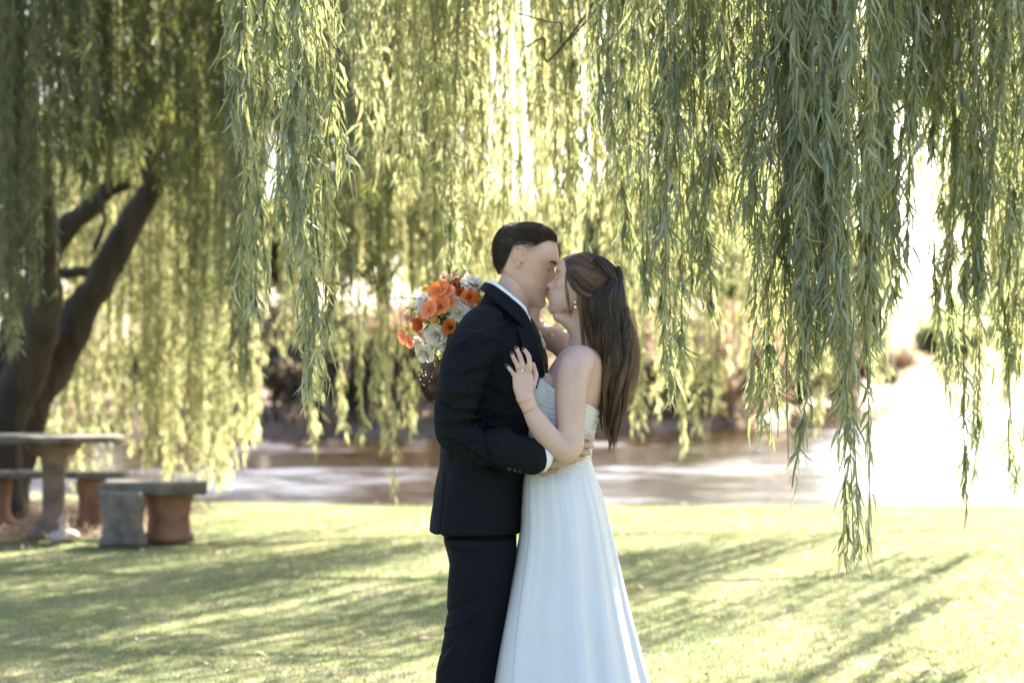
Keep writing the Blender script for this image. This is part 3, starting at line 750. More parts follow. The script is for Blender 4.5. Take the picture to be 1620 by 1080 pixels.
# pale fallen stone at the table foot and small baluster on it
s = Soup(); c = PD(100, 846, TD - .45)
s.ell((c[0], TD - .45, .04), np.diag([.125, .09, .05]), 24, 14)
me = s.mesh("pale_stone"); v = co_of(me); v += no_of(me) * (.012 * vnoise(v, 16))[:, None]; set_co(me, v)
tag(link("pale_stone", me, mat("pale_stone", (.52, .42, .36), .8)), "pale flat stone lying in the litter at the foot of the table", "stone")
s = Soup(); c = PD(101, 838, TD - .28)
lathe_fl(s, (c[0], TD - .28, 0), [(0, .0), (.05, .0), (.05, .03), (.03, .045), (.045, .08), (.036, .12), (.02, .14), (.032, .17), (.032, .19), (.016, .205), (0.0, .25)], n=24, amp=0)
tag(link("stone_finial", s.mesh("stone_finial"), mat("finial_stone", (.40, .31, .26), .8)), "small turned pale stone finial standing against the table pedestal", "finial")
# ------------------------------------------------------------------ people: shared shapes
def interp(tab, x): 
    t = np.array(sorted(tab)); return np.interp(x, t[:, 0], t[:, 1])
def smooth_interp(tab, x):
    t = np.array(sorted(tab), float); xs = t[:, 0]; ys = t[:, 1]
    m = np.gradient(ys, xs); i = np.clip(np.searchsorted(xs, x) - 1, 0, len(xs) - 2)
    h = xs[i + 1] - xs[i]; u = np.clip((x - xs[i]) / h, 0, 1)
    return (2 * u ** 3 - 3 * u ** 2 + 1) * ys[i] + (u ** 3 - 2 * u ** 2 + u) * h * m[i] + (-2 * u ** 3 + 3 * u ** 2) * ys[i + 1] + (u ** 3 - u ** 2) * h * m[i + 1]

HEAD_M = dict(
  f=[(118, -12), (115, 14), (108, 36), (95, 56), (78, 73), (60, 82), (42, 87), (28, 91), (18, 90), (8, 85.5), (0, 86), (-10, 92), (-20, 99), (-30, 106), (-37, 109.5), (-42, 107), (-47, 97), (-52, 92.5), (-58, 94), (-63, 97), (-66.5, 96), (-69.5, 91), (-72.5, 95.5), (-78, 96), (-84, 89), (-90, 88.5), (-98, 92.5), (-106, 92.5), (-113, 87), (-119, 74), (-123, 56)],
  fb=[(118, -12), (115, 14), (108, 36), (95, 56), (78, 72), (60, 80), (42, 84), (28, 86), (18, 84), (8, 79), (0, 77), (-10, 77.5), (-20, 79), (-30, 80), (-40, 81), (-50, 83), (-60, 84), (-72, 82), (-84, 80), (-98, 80), (-106, 79), (-113, 73), (-119, 64), (-123, 50)],
  w=[(118, 3), (115, 22), (108, 39), (95, 55), (78, 66), (60, 72), (42, 75), (25, 76), (10, 74.5), (0, 73), (-12, 71), (-25, 69), (-40, 66), (-55, 63), (-70, 58), (-84, 52), (-98, 42), (-108, 32), (-116, 20), (-123, 8)],
  b=[(118, -16), (115, -42), (108, -62), (95, -80), (78, -93), (60, -100), (42, -103), (25, -102), (10, -98), (-5, -92), (-20, -84), (-35, -74), (-50, -60), (-62, -44), (-74, -28), (-84, -12), (-98, 12), (-108, 30), (-116, 42), (-123, 46)],
  nw=[(60, 40), (28, 22), (16, 10), (5, 7.5), (-8, 8), (-20, 9.5), (-30, 12), (-38, 15), (-46, 15), (-51, 12), (-58, 20), (-66, 24), (-70, 24), (-78, 20), (-86, 20), (-98, 19), (-110, 20), (-123, 20)])
# where each feature level of the tables sits on this face (table height, height on the head)
HEAD_M['map'] = [(130, 130), (30, 30), (4, 10), (-37, -30), (-69, -59.5), (-84, -77), (-98, -95), (-106, -106), (-130, -130)]
def lerp_tab(T, fn): return {k: [(h, fn(k, h, v)) for h, v in t] for k, t in T.items()}
def fem(k, h, v):
    if k == 'f':
        if 10 < h < 40: return v - 3
        if -45 < h < -8: return v - 4 + (2 if h < -28 else 0)
        if -82 < h < -56: return v + 1
    if k == 'w': return v * (.97 if h > -40 else .93)
    if k == 'nw': return v * .92
    if k in ('f', 'fb') and h < -86: return v - (8 if h < -95 else 4)
    return v
HEAD_F = {k: [(h if h < 40 else 40 + (h - 40) * .78, v) for h, v in t] for k, t in lerp_tab(HEAD_M, fem).items() if k != 'map'}
HEAD_F['map'] = [(130, 130), (30, 30), (2, 4), (-37, -30), (-69, -62), (-84, -79), (-106, -106), (-130, -130)]
HEAD_M = {k: ([(h if h < 40 else 40 + (h - 40) * .83, v) for h, v in t] if k != 'map' else t) for k, t in HEAD_M.items()}
def tab_h(T, h): 
    m = np.array(sorted((b, a) for a, b in T['map'])); return np.interp(h, m[:, 0], m[:, 1])
def real_h(T, h):
    m = np.array(sorted(T['map'])); return float(np.interp(h, m[:, 0], m[:, 1]))

def head_point(T, h, al, brow=1.0):
    """h: height, al: angle from the face's midline (0) to the back (pi), signed; returns f, s, u in mm"""
    h, al = np.broadcast_arrays(np.asarray(h, float), np.asarray(al, float))
    hq = tab_h(T, h); f = smooth_interp(T['f'], np.where(h < 30, hq, h)); fb = smooth_interp(T['fb'], h); w = smooth_interp(T['w'], h); b = smooth_interp(T['b'], h); nw = interp(T['nw'], hq)
    c = np.where(h > -40, -8 * np.ones_like(h), interp([(-40, -8), (-123, 44)], h))
    c = np.clip(c, b + 3, fb - 3)
    ca, sa = np.cos(al), np.sin(al)
    ef, eb = .86, 1.0
    x = np.where(ca > 0, c + (fb - c) * np.abs(ca) ** ef, c - (c - b) * np.abs(ca) ** eb)
    s = w * np.sign(sa) * np.abs(sa) ** np.where(ca > 0, .92, 1.0)
    fr = (ca > 0)
    x = x + fr * (f - fb) * np.exp(-(s / nw) ** 2)
    G = lambda s0, h0, ss, sh: np.exp(-((np.abs(s) - s0) / ss) ** 2 - ((hq - h0) / sh) ** 2) * fr
    x = x - 9.5 * G(29, 4, 15, 11) + 7.5 * G(31, -2, 11, 8.5) + 3.2 * brow * G(32, 19, 20, 6) + 2.5 * G(46, -26, 15, 14) - 2.5 * G(46, -60, 14, 18)
    x = x - 1.6 * G(31, -7, 12, 1.6)      # closed lid line
    x = x + 2.6 * G(14, -41, 5.5, 6) - 2.2 * G(9, -46, 4, 2.5) - 2.0 * G(20, -44, 4, 10)   # alae, nostrils, fold
    x = x - 3.0 * G(26, -69, 5, 5) - 1.8 * G(0, -69, 26, 1.6)    # mouth corners and line
    ax = np.abs(s); side = (h < 25) & (h > -75)
    s = s - np.sign(s) * 2.0 * np.exp(-((x - 62) / 14) ** 2 - ((h - 15) / 22) ** 2)       # temple
    return np.stack([x, s, h], -1)

class Head:
    def __init__(s, O, f, u, side, scale, T, brow=1.0):
        s.O = np.asarray(O, float); s.f = nrm(f); s.u = nrm(np.asarray(u) - s.f * np.dot(u, s.f)); s.s = nrm(side - s.f * np.dot(side, s.f) - s.u * np.dot(side, s.u))
        s.k = scale / 1000.; s.T = T; s.brow = brow
    def w(s, p):
        p = np.asarray(p, float); return s.O + s.k * (p[..., 0:1] * s.f + p[..., 1:2] * s.s + p[..., 2:3] * s.u)
    def loc(s, v):
        d = (np.asarray(v) - s.O) / s.k; return np.stack([d @ s.f, d @ s.s, d @ s.u], -1)
    def surf(s, h, al, off=0.0):
        p = head_point(s.T, h, al, s.brow)
        if np.any(off):
            c = np.stack([np.full_like(p[..., 0], -8.), 0 * p[..., 1], np.clip(p[..., 2], -40, 40)], -1)
            p = p + nrm(p - c) * np.asarray(off)[..., None] if np.ndim(off) else p + nrm(p - c) * off
        return s.w(p)
    def at_side(s, h, sv, sgn):
        """surface point on the face front at lateral distance sv (mm)"""
        al = np.linspace(0, 1.5, 240) * sgn
        p = head_point(s.T, np.full(240, float(h)), al, s.brow); i = np.argmin(np.abs(np.abs(p[:, 1]) - sv)); return s.w(p[i]), p[i]
    def add(s, soup):
        hm = max(h for h, _ in s.T['w']); hs = np.concatenate([np.linspace(-123, -20, 100), np.linspace(-19, hm * .76, 60), np.linspace(hm * .78, hm, 18)])
        t = np.linspace(0, 2 * math.pi, 160, endpoint=False); al = np.where(t > math.pi, t - 2 * math.pi, t)
        al = np.sign(al) * (np.abs(al) / math.pi) ** 1.25 * math.pi   # more points at the face
        al = np.sort(al)
        Pn = head_point(s.T, hs[:, None], al[None, :], s.brow)
        soup.rings(s.w(Pn))
    def ear(s, soup, sgn, f0=-14, h0=2, size=1.0):
        B = lambda a, b, c: s.w([a, sgn * b, c])
        w0 = 73
        pts = []
        for a in np.linspace(-.55, 3.9, 14):
            pts.append(B(f0 - 2 + size * (16.5 * math.cos(a) - 3 * math.sin(a)), w0 + 9 + 4 * math.cos(a - 2.6), h0 + size * (4 + 25 * math.sin(a) if a < 3.2 else 4 + 25 * math.sin(a))))
        soup.tube(pts, [3.2 * s.k] * len(pts), n=10, m=2, ref=s.s)
        soup.ell(B(f0 - 3, w0 + 6, h0 + 3), np.array([s.f * 13 * size + s.s * sgn * -5, s.s * sgn * 3.2 + s.f * 1.5, s.u * 23 * size]) * s.k)
        soup.ell(B(f0 + 2, w0 + 6, h0 - 21 * size), np.array([s.f * 8, s.s * 3.6, s.u * 9]) * s.k * size)
        soup.tube([B(f0 - 4, w0 + 8, h0 + 18), B(f0 - 8, w0 + 9, h0 + 6), B(f0 - 5, w0 + 9, h0 - 8)], [2.6 * s.k] * 3, n=8, ref=s.s)
        soup.ell(B(f0 + 11, w0 + 3.5, h0 - 4), np.array([s.f * 4.5, s.s * 4, s.u * 6]) * s.k)

def finger(s, pts, r0, r1):
    pts = catmull(np.array(pts), 4); n = len(pts); t = np.linspace(0, 1, n)
    r = r0 + (r1 - r0) * t; r = r * (1 + .07 * np.cos((t * 3 + .0) * 2 * math.pi) * (t < .95))
    s.tube(pts, list(r), n=12, m=1, ref=(0, 1, 0.1))

M_skin_b = mat("bride_skin", (.60, .39, .30), .48)
M_skin_g = mat("groom_skin", (.60, .38, .29), .5)
for m in (M_skin_b, M_skin_g):
    b = m.node_tree.nodes['Principled BSDF']
    b.inputs['Subsurface Weight'].default_value = .15; b.inputs['Subsurface Radius'].default_value = (.006, .0025, .0015); b.inputs['Subsurface Scale'].default_value = 1.0
    at = N(m, 'ShaderNodeAttribute'); at.attribute_name = 'skin'
    nz = N(m, 'ShaderNodeTexNoise'); nz.inputs['Scale'].default_value = 18; nz.inputs['Detail'].default_value = 6
    tc = N(m, 'ShaderNodeTexCoord'); L(m, tc.outputs['Object'], nz.inputs[0])
    mr = N(m, 'ShaderNodeMapRange'); mr.inputs[3].default_value = .80; mr.inputs[4].default_value = 1.20; L(m, nz.outputs[0], mr.inputs[0])
    vm = N(m, 'ShaderNodeVectorMath', operation='MULTIPLY'); L(m, at.outputs['Color'], vm.inputs[0]); L(m, mr.outputs[0], vm.inputs[1]); L(m, vm.outputs[0], b.inputs['Base Color'])
    n2 = N(m, 'ShaderNodeTexNoise'); n2.inputs['Scale'].default_value = 400; L(m, tc.outputs['Object'], n2.inputs[0])
    bp = N(m, 'ShaderNodeBump'); bp.inputs['Strength'].default_value = .15; bp.inputs['Distance'].default_value = .001; L(m, n2.outputs[0], bp.inputs['Height']); L(m, bp.outputs[0], b.inputs['Normal'])
def skin_cols(me, H, base, lip, extra=None):
    v = co_of(me); q = H.loc(v); n = len(v); c = np.tile(np.array(base), (n, 1))
    def mixc(mask, col): 
        nonlocal c
        c = c * (1 - mask[:, None]) + np.array(col) * mask[:, None]
    f, s_, h = q[:, 0], np.abs(q[:, 1]), np.where(q[:, 2] < 30, tab_h(H.T, q[:, 2]), q[:, 2])
    infront = (f > 30) & (np.abs(h) < 140)
    mixc(infront * np.exp(-((s_ - 44) / 20) ** 2 - ((h + 34) / 20) ** 2) * .30, (base[0], base[1] * .72, base[2] * .70))
    mixc(infront * np.exp(-(s_ / 14) ** 2 - ((h + 36) / 12) ** 2) * .25, (base[0], base[1] * .72, base[2] * .70))
    mixc(sstep(s_, 72, 80) * np.exp(-((f + 16) / 18) ** 4 - ((h - 3) / 30) ** 4) * .4, (base[0] * 1.0, base[1] * .62, base[2] * .55))
    m = infront * (f > 78) * (s_ < 28 - np.abs(h + 69) * .8) * sstep(-np.abs(h + 69.5), -12.5, -10.5)
    mixc(np.clip(m, 0, 1) * .85, lip)
    if extra is not None: c = extra(v, q, c)
    set_col(me, 'skin', c)

def hair_mat(name, c1, c2, rough=.36):
    m = mat(name, c1, rough); b = m.node_tree.nodes['Principled BSDF']
    at = N(m, 'ShaderNodeAttribute'); at.attribute_name = 'tone'
    cr = N(m, 'ShaderNodeValToRGB'); e = cr.color_ramp.elements; e[0].color = (*c1, 1); e[1].color = (*c2, 1)
    L(m, at.outputs['Fac'], cr.inputs[0]); L(m, cr.outputs[0], b.inputs['Base Color'])
    b.inputs['Specular IOR Level'].default_value = .4
    tc = N(m, 'ShaderNodeTexCoord'); mp = N(m, 'ShaderNodeMapping'); mp.inputs['Scale'].default_value = (1, 1, .35); L(m, tc.outputs['Object'], mp.inputs[0])
    nz = N(m, 'ShaderNodeTexNoise'); nz.inputs['Scale'].default_value = 420; nz.inputs['Detail'].default_value = 3; L(m, mp.outputs[0], nz.inputs[0])
    bp = N(m, 'ShaderNodeBump'); bp.inputs['Strength'].default_value = .7; bp.inputs['Distance'].default_value = .002; L(m, nz.outputs[0], bp.inputs['Height']); L(m, bp.outputs[0], b.inputs['Normal'])
    return m
def strands(name, paths, rad, tones, m, parent, taper=True):
    """paths: (k, n, 3) thin three-sided hairs in one mesh; rad scalar or (k,)"""
    Pn = np.asarray(paths); k, n = Pn.shape[:2]
    T = nrm(np.gradient(Pn, axis=1)); ref = np.array([.31, .8, .5]); b1 = nrm(np.cross(T, ref)); b2 = np.cross(T, b1)
    t = np.linspace(0, 1, n); tp = np.sqrt(np.clip(1 - t ** 3, .02, 1)) if taper else np.ones(n)
    r = (np.broadcast_to(rad, (k,))[:, None] * tp[None])[..., None]
    R = np.stack([Pn + r * (b1 * math.cos(a) + b2 * math.sin(a)) for a in (0, 2.094, 4.189)], 2)   # k, n, 3, 3
    v = R.reshape(-1, 3)
    i = (np.arange(k)[:, None, None] * n + np.arange(n - 1)[None, :, None]) * 3; j = np.arange(3)[None, None]; j2 = (j + 1) % 3
    q = np.stack([i + j, i + j2, i + 3 + j2, i + 3 + j], -1).reshape(-1, 4)
    tn = np.asarray(tones)
    tn = np.repeat(tn, 3 * n) if tn.ndim == 1 else np.repeat(tn.reshape(-1), 3)
    return link(name, mesh_np(name, v, q, attrs={'tone': tn}), m, parent)

def prow(py, l, r, dy, hy):
    a = P(l, py, dy); b = P(r, py, dy); return [(a[0] + b[0]) / 2, a[1], a[2], (b[0] - a[0]) / 2, hy]
def torso(s, rows, n=72, m=5, ex=.9, disp=None):
    """rows: (py, left px, right px, dy, half depth) -> closed loft of level ellipses"""
    a = catmull(np.array([prow(*r) for r in rows]), m)
    th = np.linspace(0, 2 * math.pi, n, endpoint=False); c, d = np.cos(th), np.sin(th)
    R = np.stack([a[:, 0:1] + a[:, 3:4] * np.sign(c) * np.abs(c) ** ex, a[:, 1:2] + a[:, 4:5] * np.sign(d) * np.abs(d) ** ex, np.repeat(a[:, 2:3], n, 1)], -1)
    if disp is not None: R = disp(R, th, np.linspace(0, 1, len(a)))
    s.rings(R)
    return R
def band(name, top, bot, th, m, parent, mm=6, sub=3):
    """a strip of cloth between two curves, with thickness"""
    top = catmull(np.array(top), mm); bot = catmull(np.array(bot), mm); k = len(top)
    R = np.array([top * (1 - u) + bot * u for u in np.linspace(0, 1, sub + 1)])
    mdl = R.reshape(-1, 3)
    i = (np.arange(sub)[:, None] * k + np.arange(k - 1)[None]).ravel()
    me = mesh_np(name, mdl, np.stack([i, i + 1, i + k + 1, i + k], 1))
    me = bake(me, [('SOLIDIFY', dict(thickness=th, offset=0.0)), ('BEVEL', dict(width=th * .3, segments=2, limit_method='ANGLE'))])
    me.name = name
    return link(name, me, m, parent)

M_suit = noisy(mat("black_suit_wool", rough=.82), (.0065, .008, .0105), (.0095, .0115, .0145), 300, 3, bump=.25, bscale=900, bdist=.001)
M_suit.node_tree.nodes['Principled BSDF'].inputs['Sheen Weight'].default_value = .0
M_suit.node_tree.nodes['Principled BSDF'].inputs['Specular IOR Level'].default_value = .10
M_satin = mat("black_button", (.012, .014, .018), .3)
M_shirt = mat("white_shirt", (.78, .79, .82), .7)
M_dress = mat("white_dress", (.69, .68, .68), .7)
b = M_dress.node_tree.nodes['Principled BSDF']; b.inputs['Sheen Weight'].default_value = .15; b.inputs['Subsurface Weight'].default_value = .1; b.inputs['Subsurface Radius'].default_value = (.01, .01, .01)
M_gold = mat("gold", (.75, .52, .25), .25, Metallic=1.0)
M_pearl = mat("pearl", (.85, .80, .75), .2)
M_nail = mat("dark_red_nail", (.07, .004, .012), .2)
M_lash = mat("lash", (.02, .013, .01), .6)

# ------------------------------------------------------------------ groom
groom = empty("person", tuple(P(758, 1259, 0.02)), "man in a black suit kissing the woman, his arm round her waist", "person", "couple kissing on the lawn")
def dirs(ang_deg, yaw_deg, mirror):
    """face direction in the picture plane (pitch from level, positive down) and turned towards the camera by yaw"""
    a = math.radians(ang_deg); y = math.radians(yaw_deg)
    f = np.array([math.cos(a), 0, -math.sin(a)]); u = np.array([math.sin(a), 0, math.cos(a)])
    f = f * math.cos(y) + np.array([0, -1, 0]) * math.sin(y)
    if mirror: f = f * [-1, 1, 1]; u = u * [-1, 1, 1]
    s = np.cross(u, f)
    return f, u, s
gf, gu, gs = dirs(18, 4, False)
HG = Head(P(832, 415, .035), gf, gu, gs, 1.03, HEAD_M, 1.1)
near_g = -1 if HG.s[1] > 0 else 1      # sign of the side that is towards the camera
sp = Soup(); HG.add(sp); HG.ear(sp, near_g, f0=-15, h0=3, size=1.05); HG.ear(sp, -near_g, f0=-17, h0=3)
# neck, chest and arms are one skin
sp.tube([P(786, 530, .02), P(797, 496, .02), P(812, 466, .03), P(824, 438, .035)], [(.075, .085), (.064, .066), (.058, .058), (.055, .056)], n=32, ref=(0, 1, 0))
sp.tube([P(848, 486, .035), P(838, 505, .03), P(818, 530, .02)], [.016, .03, .045], n=16)
torso(sp, [(880, 735, 790, .02, .08), (838, 725, 795, .02, .10), (740, 722, 800, .02, .115), (650, 735, 825, .02, .13), (590, 738, 835, .02, .14), (540, 750, 835, .02, .14), (515, 765, 828, .02, .10)])
g_arm = [P(760, 545, -.15), P(742, 590, -.18), P(728, 660, -.20), P(730, 692, -.21), P(770, 706, -.22), P(835, 718, -.22), P(858, 721, -.21)]
sp.tube(g_arm, [.045, .04, .032, .034, .032, .028, (.024, .031)], n=20, ref=(0, 1, 0))
g_arm2 = [P(790, 545, .17), P(815, 590, .22), P(845, 640, .24), P(890, 650, .22), P(925, 648, .17)]
sp.tube(g_arm2, [.05, .048, .042, .04, .028], n=20)
for i, (px, pz) in enumerate(((0, 0),)): pass
# far hand on her back
for i in range(4): finger(sp, [P(925, 636 + 9 * i, .17), P(940, 634 + 9 * i, .13), P(943, 634 + 10 * i, .08)], .0085, .007)
sp.ell(P(928, 650, .165), np.array([[.04, -.01, 0], [.008, .014, 0], [0, 0, .042]]))
for sg, dy in ((0, -.09), (1, .11)):
    sp.tube([P(758, 850, dy), P(752, 980, dy), P(742, 1080, dy), P(738, 1200, dy), P(736, 1248, dy)], [.045, .05, .045, .035, .035], n=20)
    sp.tube([P(736, 1250, dy), P(775, 1254, dy)], [.035, .03], n=16)
# right hand, round her waist: palm behind her elbow, four fingers over her back
pa, pb = P(860, 721, -.205), P(905, 710, -.185)
sp.tube([pa, P(880, 717, -.20), pb], [(.020, .034), (.018, .042), (.016, .043)], n=20, ref=(0, 1, 0))
hand_rows = [((905, 693), (922, 691), (933, 693), (937, 694)), ((906, 704), (923, 703), (933, 704.5), (937, 705)), ((904, 714), (920, 714.5), (929, 715.5), (933, 716)), ((898, 723), (910, 724), (919, 724), (924, 723.5))]
for (a, b_, c_, d_), rr in zip(hand_rows, (.0098, .010, .0098, .0088)):
    finger(sp, [P(*a, -.185), P(*b_, -.172), P(*c_, -.145), P(*d_, -.10)], rr, rr * .8)
finger(sp, [P(872, 706, -.21), P(888, 697, -.205), P(900, 686, -.195)], .013, .009)
me = remesh(sp, "body", .0021, 4, .5)
SK_G = (.57, .37, .285)
def gx_(v, q, c):
    f, s_, h = q[:, 0], np.abs(q[:, 1]), q[:, 2]
    m = sstep(f, -62, -50) * (1 - sstep(f, 10, 40)) * sstep(h, -30, 10) * sstep(s_, 40, 60) * (1 - sstep(s_, 77, 80))    # shaved sides
    hb = np.interp(f, HBX, HBY); k = sstep(h, hb - 30, hb + 2) * m * .6
    c = c * (1 - k[:, None]) + np.array((.16, .11, .085)) * k[:, None]
    jaw = sstep(f, -10, 40) * sstep(-h, 45, 75) * .24
    return c * (1 - jaw[:, None]) + np.array((.22, .18, .15)) * jaw[:, None]
HBX = [-130, -73, -58, -50, -46, -44, -20, 19, 30, 45, 70, 90, 120]; HBY = [-70, -62, -48, -26, 0, 28, 41, 48, 58, 74, 79, 76, 90]
skin_cols(me, HG, SK_G, (.50, .22, .18), gx_)
link("body", me, M_skin_g, groom)

# hair: a cap over the skull plus many short hairs combed back
M_hair_g = hair_mat("dark_hair", (.026, .017, .012), (.12, .08, .055), .6)
hs = np.concatenate([np.linspace(-75, 82, 84), np.linspace(83, 104.7, 20)]); t = np.linspace(-math.pi, math.pi, 180, endpoint=False)
Pq = head_point(HG.T, hs[:, None], t[None]); fz = Pq[..., 0]; hz = Pq[..., 2]
hb = np.interp(fz, HBX, HBY); mask = sstep(hz - hb, -1, 24)
thick = mask * (1.0 + 4.5 * sstep(hz, 40, 90) + 3.0 * sstep(-fz, 40, 90)) - 1.6 * (mask <= 0.02) - .6
thick = thick * (1 - .55 * sstep(fz, 45, 80)) ; thick = thick + mask * 1.0 * vnoise(Pq * np.array([.4, 1.4, .8]), .12)
cen = np.stack([np.full_like(fz, -8.), 0 * fz, np.clip(hz, -40, 40)], -1)
hp = HG.w(Pq + nrm(Pq - cen) * thick[..., None])
s = Soup(); s.rings(hp); v, q, tt = s.arrays()
cap_me = mesh_np("hair", v, q, tt, attrs={'tone': .15 + .2 * rng.random(len(v))})
hair_g = link("hair", cap_me, M_hair_g, groom)
def hair_field(H, n, length, fn, mask_ok, off0, off1, seg=7):
    out = []
    hh = rng.uniform(-62, 104, n * 4); aa = rng.uniform(-math.pi, math.pi, n * 4)
    p = head_point(H.T, hh, aa); ok = mask_ok(p); hh, aa, p = hh[ok][:n], aa[ok][:n], p[ok][:n]
    pts = [p.copy()]; cur = p.copy()
    for k in range(seg - 1):
        d = nrm(fn(cur)); c = np.stack([np.full(len(cur), -8.), 0 * cur[:, 1], np.clip(cur[:, 2], -40, 40)], -1)
        nn = nrm(cur - c); d = nrm(d - nn * (d * nn).sum(1)[:, None]); cur = cur + d * (length(cur) / (seg - 1))[:, None]
        pts.append(cur.copy())
    A = np.stack(pts, 1)
    c = np.stack([np.full(A.shape[:2], -8.), 0 * A[..., 1], np.clip(A[..., 2], -40, 40)], -1)
    o = np.linspace(0, 1, seg)[None, :, None]
    return H.w(A + nrm(A - c) * (off0(A)[..., None] * (1 - o) + off1(A)[..., None] * o + rng.normal(0, 1.6, (len(A), 1, 1)) * o))
def comb(c):
    f, s_, h = c[:, 0], c[:, 1], c[:, 2]
    return np.stack([-1.0 * (h > 30) - .2, .15 * np.sign(s_) + 0 * f, -.9 * sstep(-f, 30, 70) - .15], -1) + rng.normal(0, .2, (len(c), 3))
okm = lambda p: p[:, 2] > np.interp(p[:, 0], HBX, HBY) + 1
paths = hair_field(HG, 7500, lambda c: 10 + 18 * sstep(c[:, 2], 45, 85), comb, okm,
                   lambda A: .0 * A[..., 0] + 1.0 + 5 * sstep(A[..., 2], 50, 90), lambda A: 4.0 + 8.5 * sstep(A[..., 2], 40, 90) * (1 - .6 * sstep(A[..., 0], 40, 80)) + 4 * sstep(-A[..., 0], 40, 90))
main_hair = paths

okf = lambda p: (p[:, 2] > np.interp(p[:, 0], HBX, HBY) - 34 * rng.random(len(p)) ** 1.5) & (p[:, 2] < np.interp(p[:, 0], HBX, HBY) + 8) & (np.abs(p[:, 1]) > 20) & (p[:, 0] < 12)
paths = hair_field(HG, 5000, lambda c: 4 + 0 * c[:, 2], comb, okf, lambda A: .2 + 0 * A[..., 0], lambda A: 1.6 + 0 * A[..., 0], 7)
allh = np.vstack([main_hair, paths]); strands("hair_strands", allh, np.where(np.arange(len(allh)) < len(main_hair), .0005, .0002), rng.random(len(allh)) ** 2, M_hair_g, hair_g)
def brow(H, sgn, parent, r=.0008, n=60, h0=16, col=M_lash, arch=6, s0=14, s1=50):
    out = []
    for _ in range(n):
        sv = rng.uniform(s0, s1); u = (sv - s0) / (s1 - s0); h = h0 + arch * math.sin(u * 2.4) + rng.normal(0, 1.3)
        a, pa_ = H.at_side(h, sv, sgn); b__, pb_ = H.at_side(h + 1.5 * (1 - u) - .5, min(sv + 7, 60), sgn)
        nn = H.f * .6 + H.s * sgn * .5
        out.append([a + nn * .0004, (a + b__) / 2 + nn * .0016, b__ + nn * .0012])
    o = strands("eyebrow", np.array(out), r, rng.random(n) * .5, col, parent); return o
def lashes(H, sgn, parent, h=-8.5):
    out = []
    for sv in np.linspace(20, 42, 26):
        a, _ = H.at_side(real_h(H.T, h) + ((sv - 31) / 11) ** 2 * 2.0, sv - 3, sgn); nn = H.f * .9 + H.s * sgn * .35 - H.u * .35
        out.append([a - nn * .0003, a + nn * .0016 - H.u * .0012, a + nn * .0032 - H.u * .0012])
    return strands("eyelashes", np.array(out), .00045, np.zeros(26), M_lash, parent)
brow(HG, near_g, groom, .0008, 110, 19, M_lash, 4, 10, 42)
lashes(HG, near_g, groom)
s = Soup(); p_ = HG.w([-12, near_g * 83, -19]); s.ball(p_, .0021); link("earring", s.mesh("earring"), mat("steel_stud", (.25, .27, .3), .2, Metallic=1.0), groom)

# jacket: torso and both sleeves fuse into one cloth
s = Soup()
JR = [(840, 680, 824, .02, .185), (836, 680, 824, .02, .187), (800, 684, 827, .02, .185), (760, 690, 829, .02, .18), (720, 697, 834, .02, .172), (690, 701, 843, .02, .17), (650, 703, 853, .02, .18), (610, 703, 862, .02, .192), (575, 706, 862, .02, .197), (548, 716, 858, .02, .19), (522, 733, 851, .02, .165), (502, 749, 840, .02, .12), (486, 758, 822, .02, .09), (470, 764, 800, .02, .075), (456, 769, 784, .02, .05)]
torso(s, JR, 96, 6, .88)
slv = [P(766, 520, -.12), P(754, 540, -.16), P(741, 568, -.185), P(729, 605, -.2), P(721, 650, -.21), P(722, 684, -.215), P(744, 701, -.22), P(780, 709, -.225), P(815, 717, -.23), P(841, 723, -.23)]
s.tube(slv, [.07, .074, .073, .068, .061, .059, .058, .057, .054, .052], n=40, m=8, caps='round')
slv2 = [P(790, 520, .14), P(798, 545, .19), P(815, 590, .22), P(840, 635, .24), P(878, 648, .23)]
s.tube(slv2, [.072, .07, .062, .058, .05], n=40, m=6)
me = remesh(s, "jacket", .0045, 9, .5)
v = co_of(me); nn = no_of(me)
px = 810 + v[:, 0] * F / v[:, 1]; py = 597 - (v[:, 2] - 1.25) * F / v[:, 1]
near = sstep(-(v[:, 1] - S0), -.02, .08)
def crease(x0, y0, x1, y1, wd, depth, per=1.0):
    """a fold running between two picture points on the near side"""
    dx, dy_ = x1 - x0, y1 - y0; l = math.hypot(dx, dy_); ux, uy = dx / l, dy_ / l
    a = ((px - x0) * ux + (py - y0) * uy) / l; b_ = (px - x0) * -uy + (py - y0) * ux + 5 * np.sin(a * 3 + x0)
    return depth * np.exp(-(b_ / (wd * .62)) ** 2) * sstep(a, -.15, .2) * (1 - sstep(a, .75, 1.1)) * near
D = np.zeros(len(v))
for cr_ in [(694, 640, 770, 655, 6, -.006), (696, 668, 800, 668, 6, -.007), (700, 690, 790, 690, 5, .006), (705, 655, 760, 640, 5, .005), (712, 700, 800, 745, 6, -.006), (730, 655, 840, 700, 5, .006), (700, 600, 775, 580, 8, -.004), (700, 620, 770, 612, 7, .004),
            (712, 560, 790, 530, 8, -.005), (722, 545, 800, 515, 7, .004), (740, 590, 800, 640, 8, -.004), (770, 660, 775, 735, 6, -.005), (750, 660, 752, 740, 6, .004), (800, 560, 830, 640, 8, -.004), (790, 590, 812, 660, 8, .004), (740, 520, 800, 545, 7, .003)]:
    D += crease(*cr_)
crng = np.random.default_rng(3)
for _ in range(34):      # smaller creases gathered at the elbow and forearm
    x0, y0 = crng.uniform(695, 790), crng.uniform(630, 715); a = crng.normal(-.15, .5); l_ = crng.uniform(25, 70)
    D += crease(x0, y0, x0 + l_ * math.cos(a), y0 + l_ * math.sin(a), crng.uniform(3, 6), crng.choice([-1, 1]) * crng.uniform(.001, .0028))
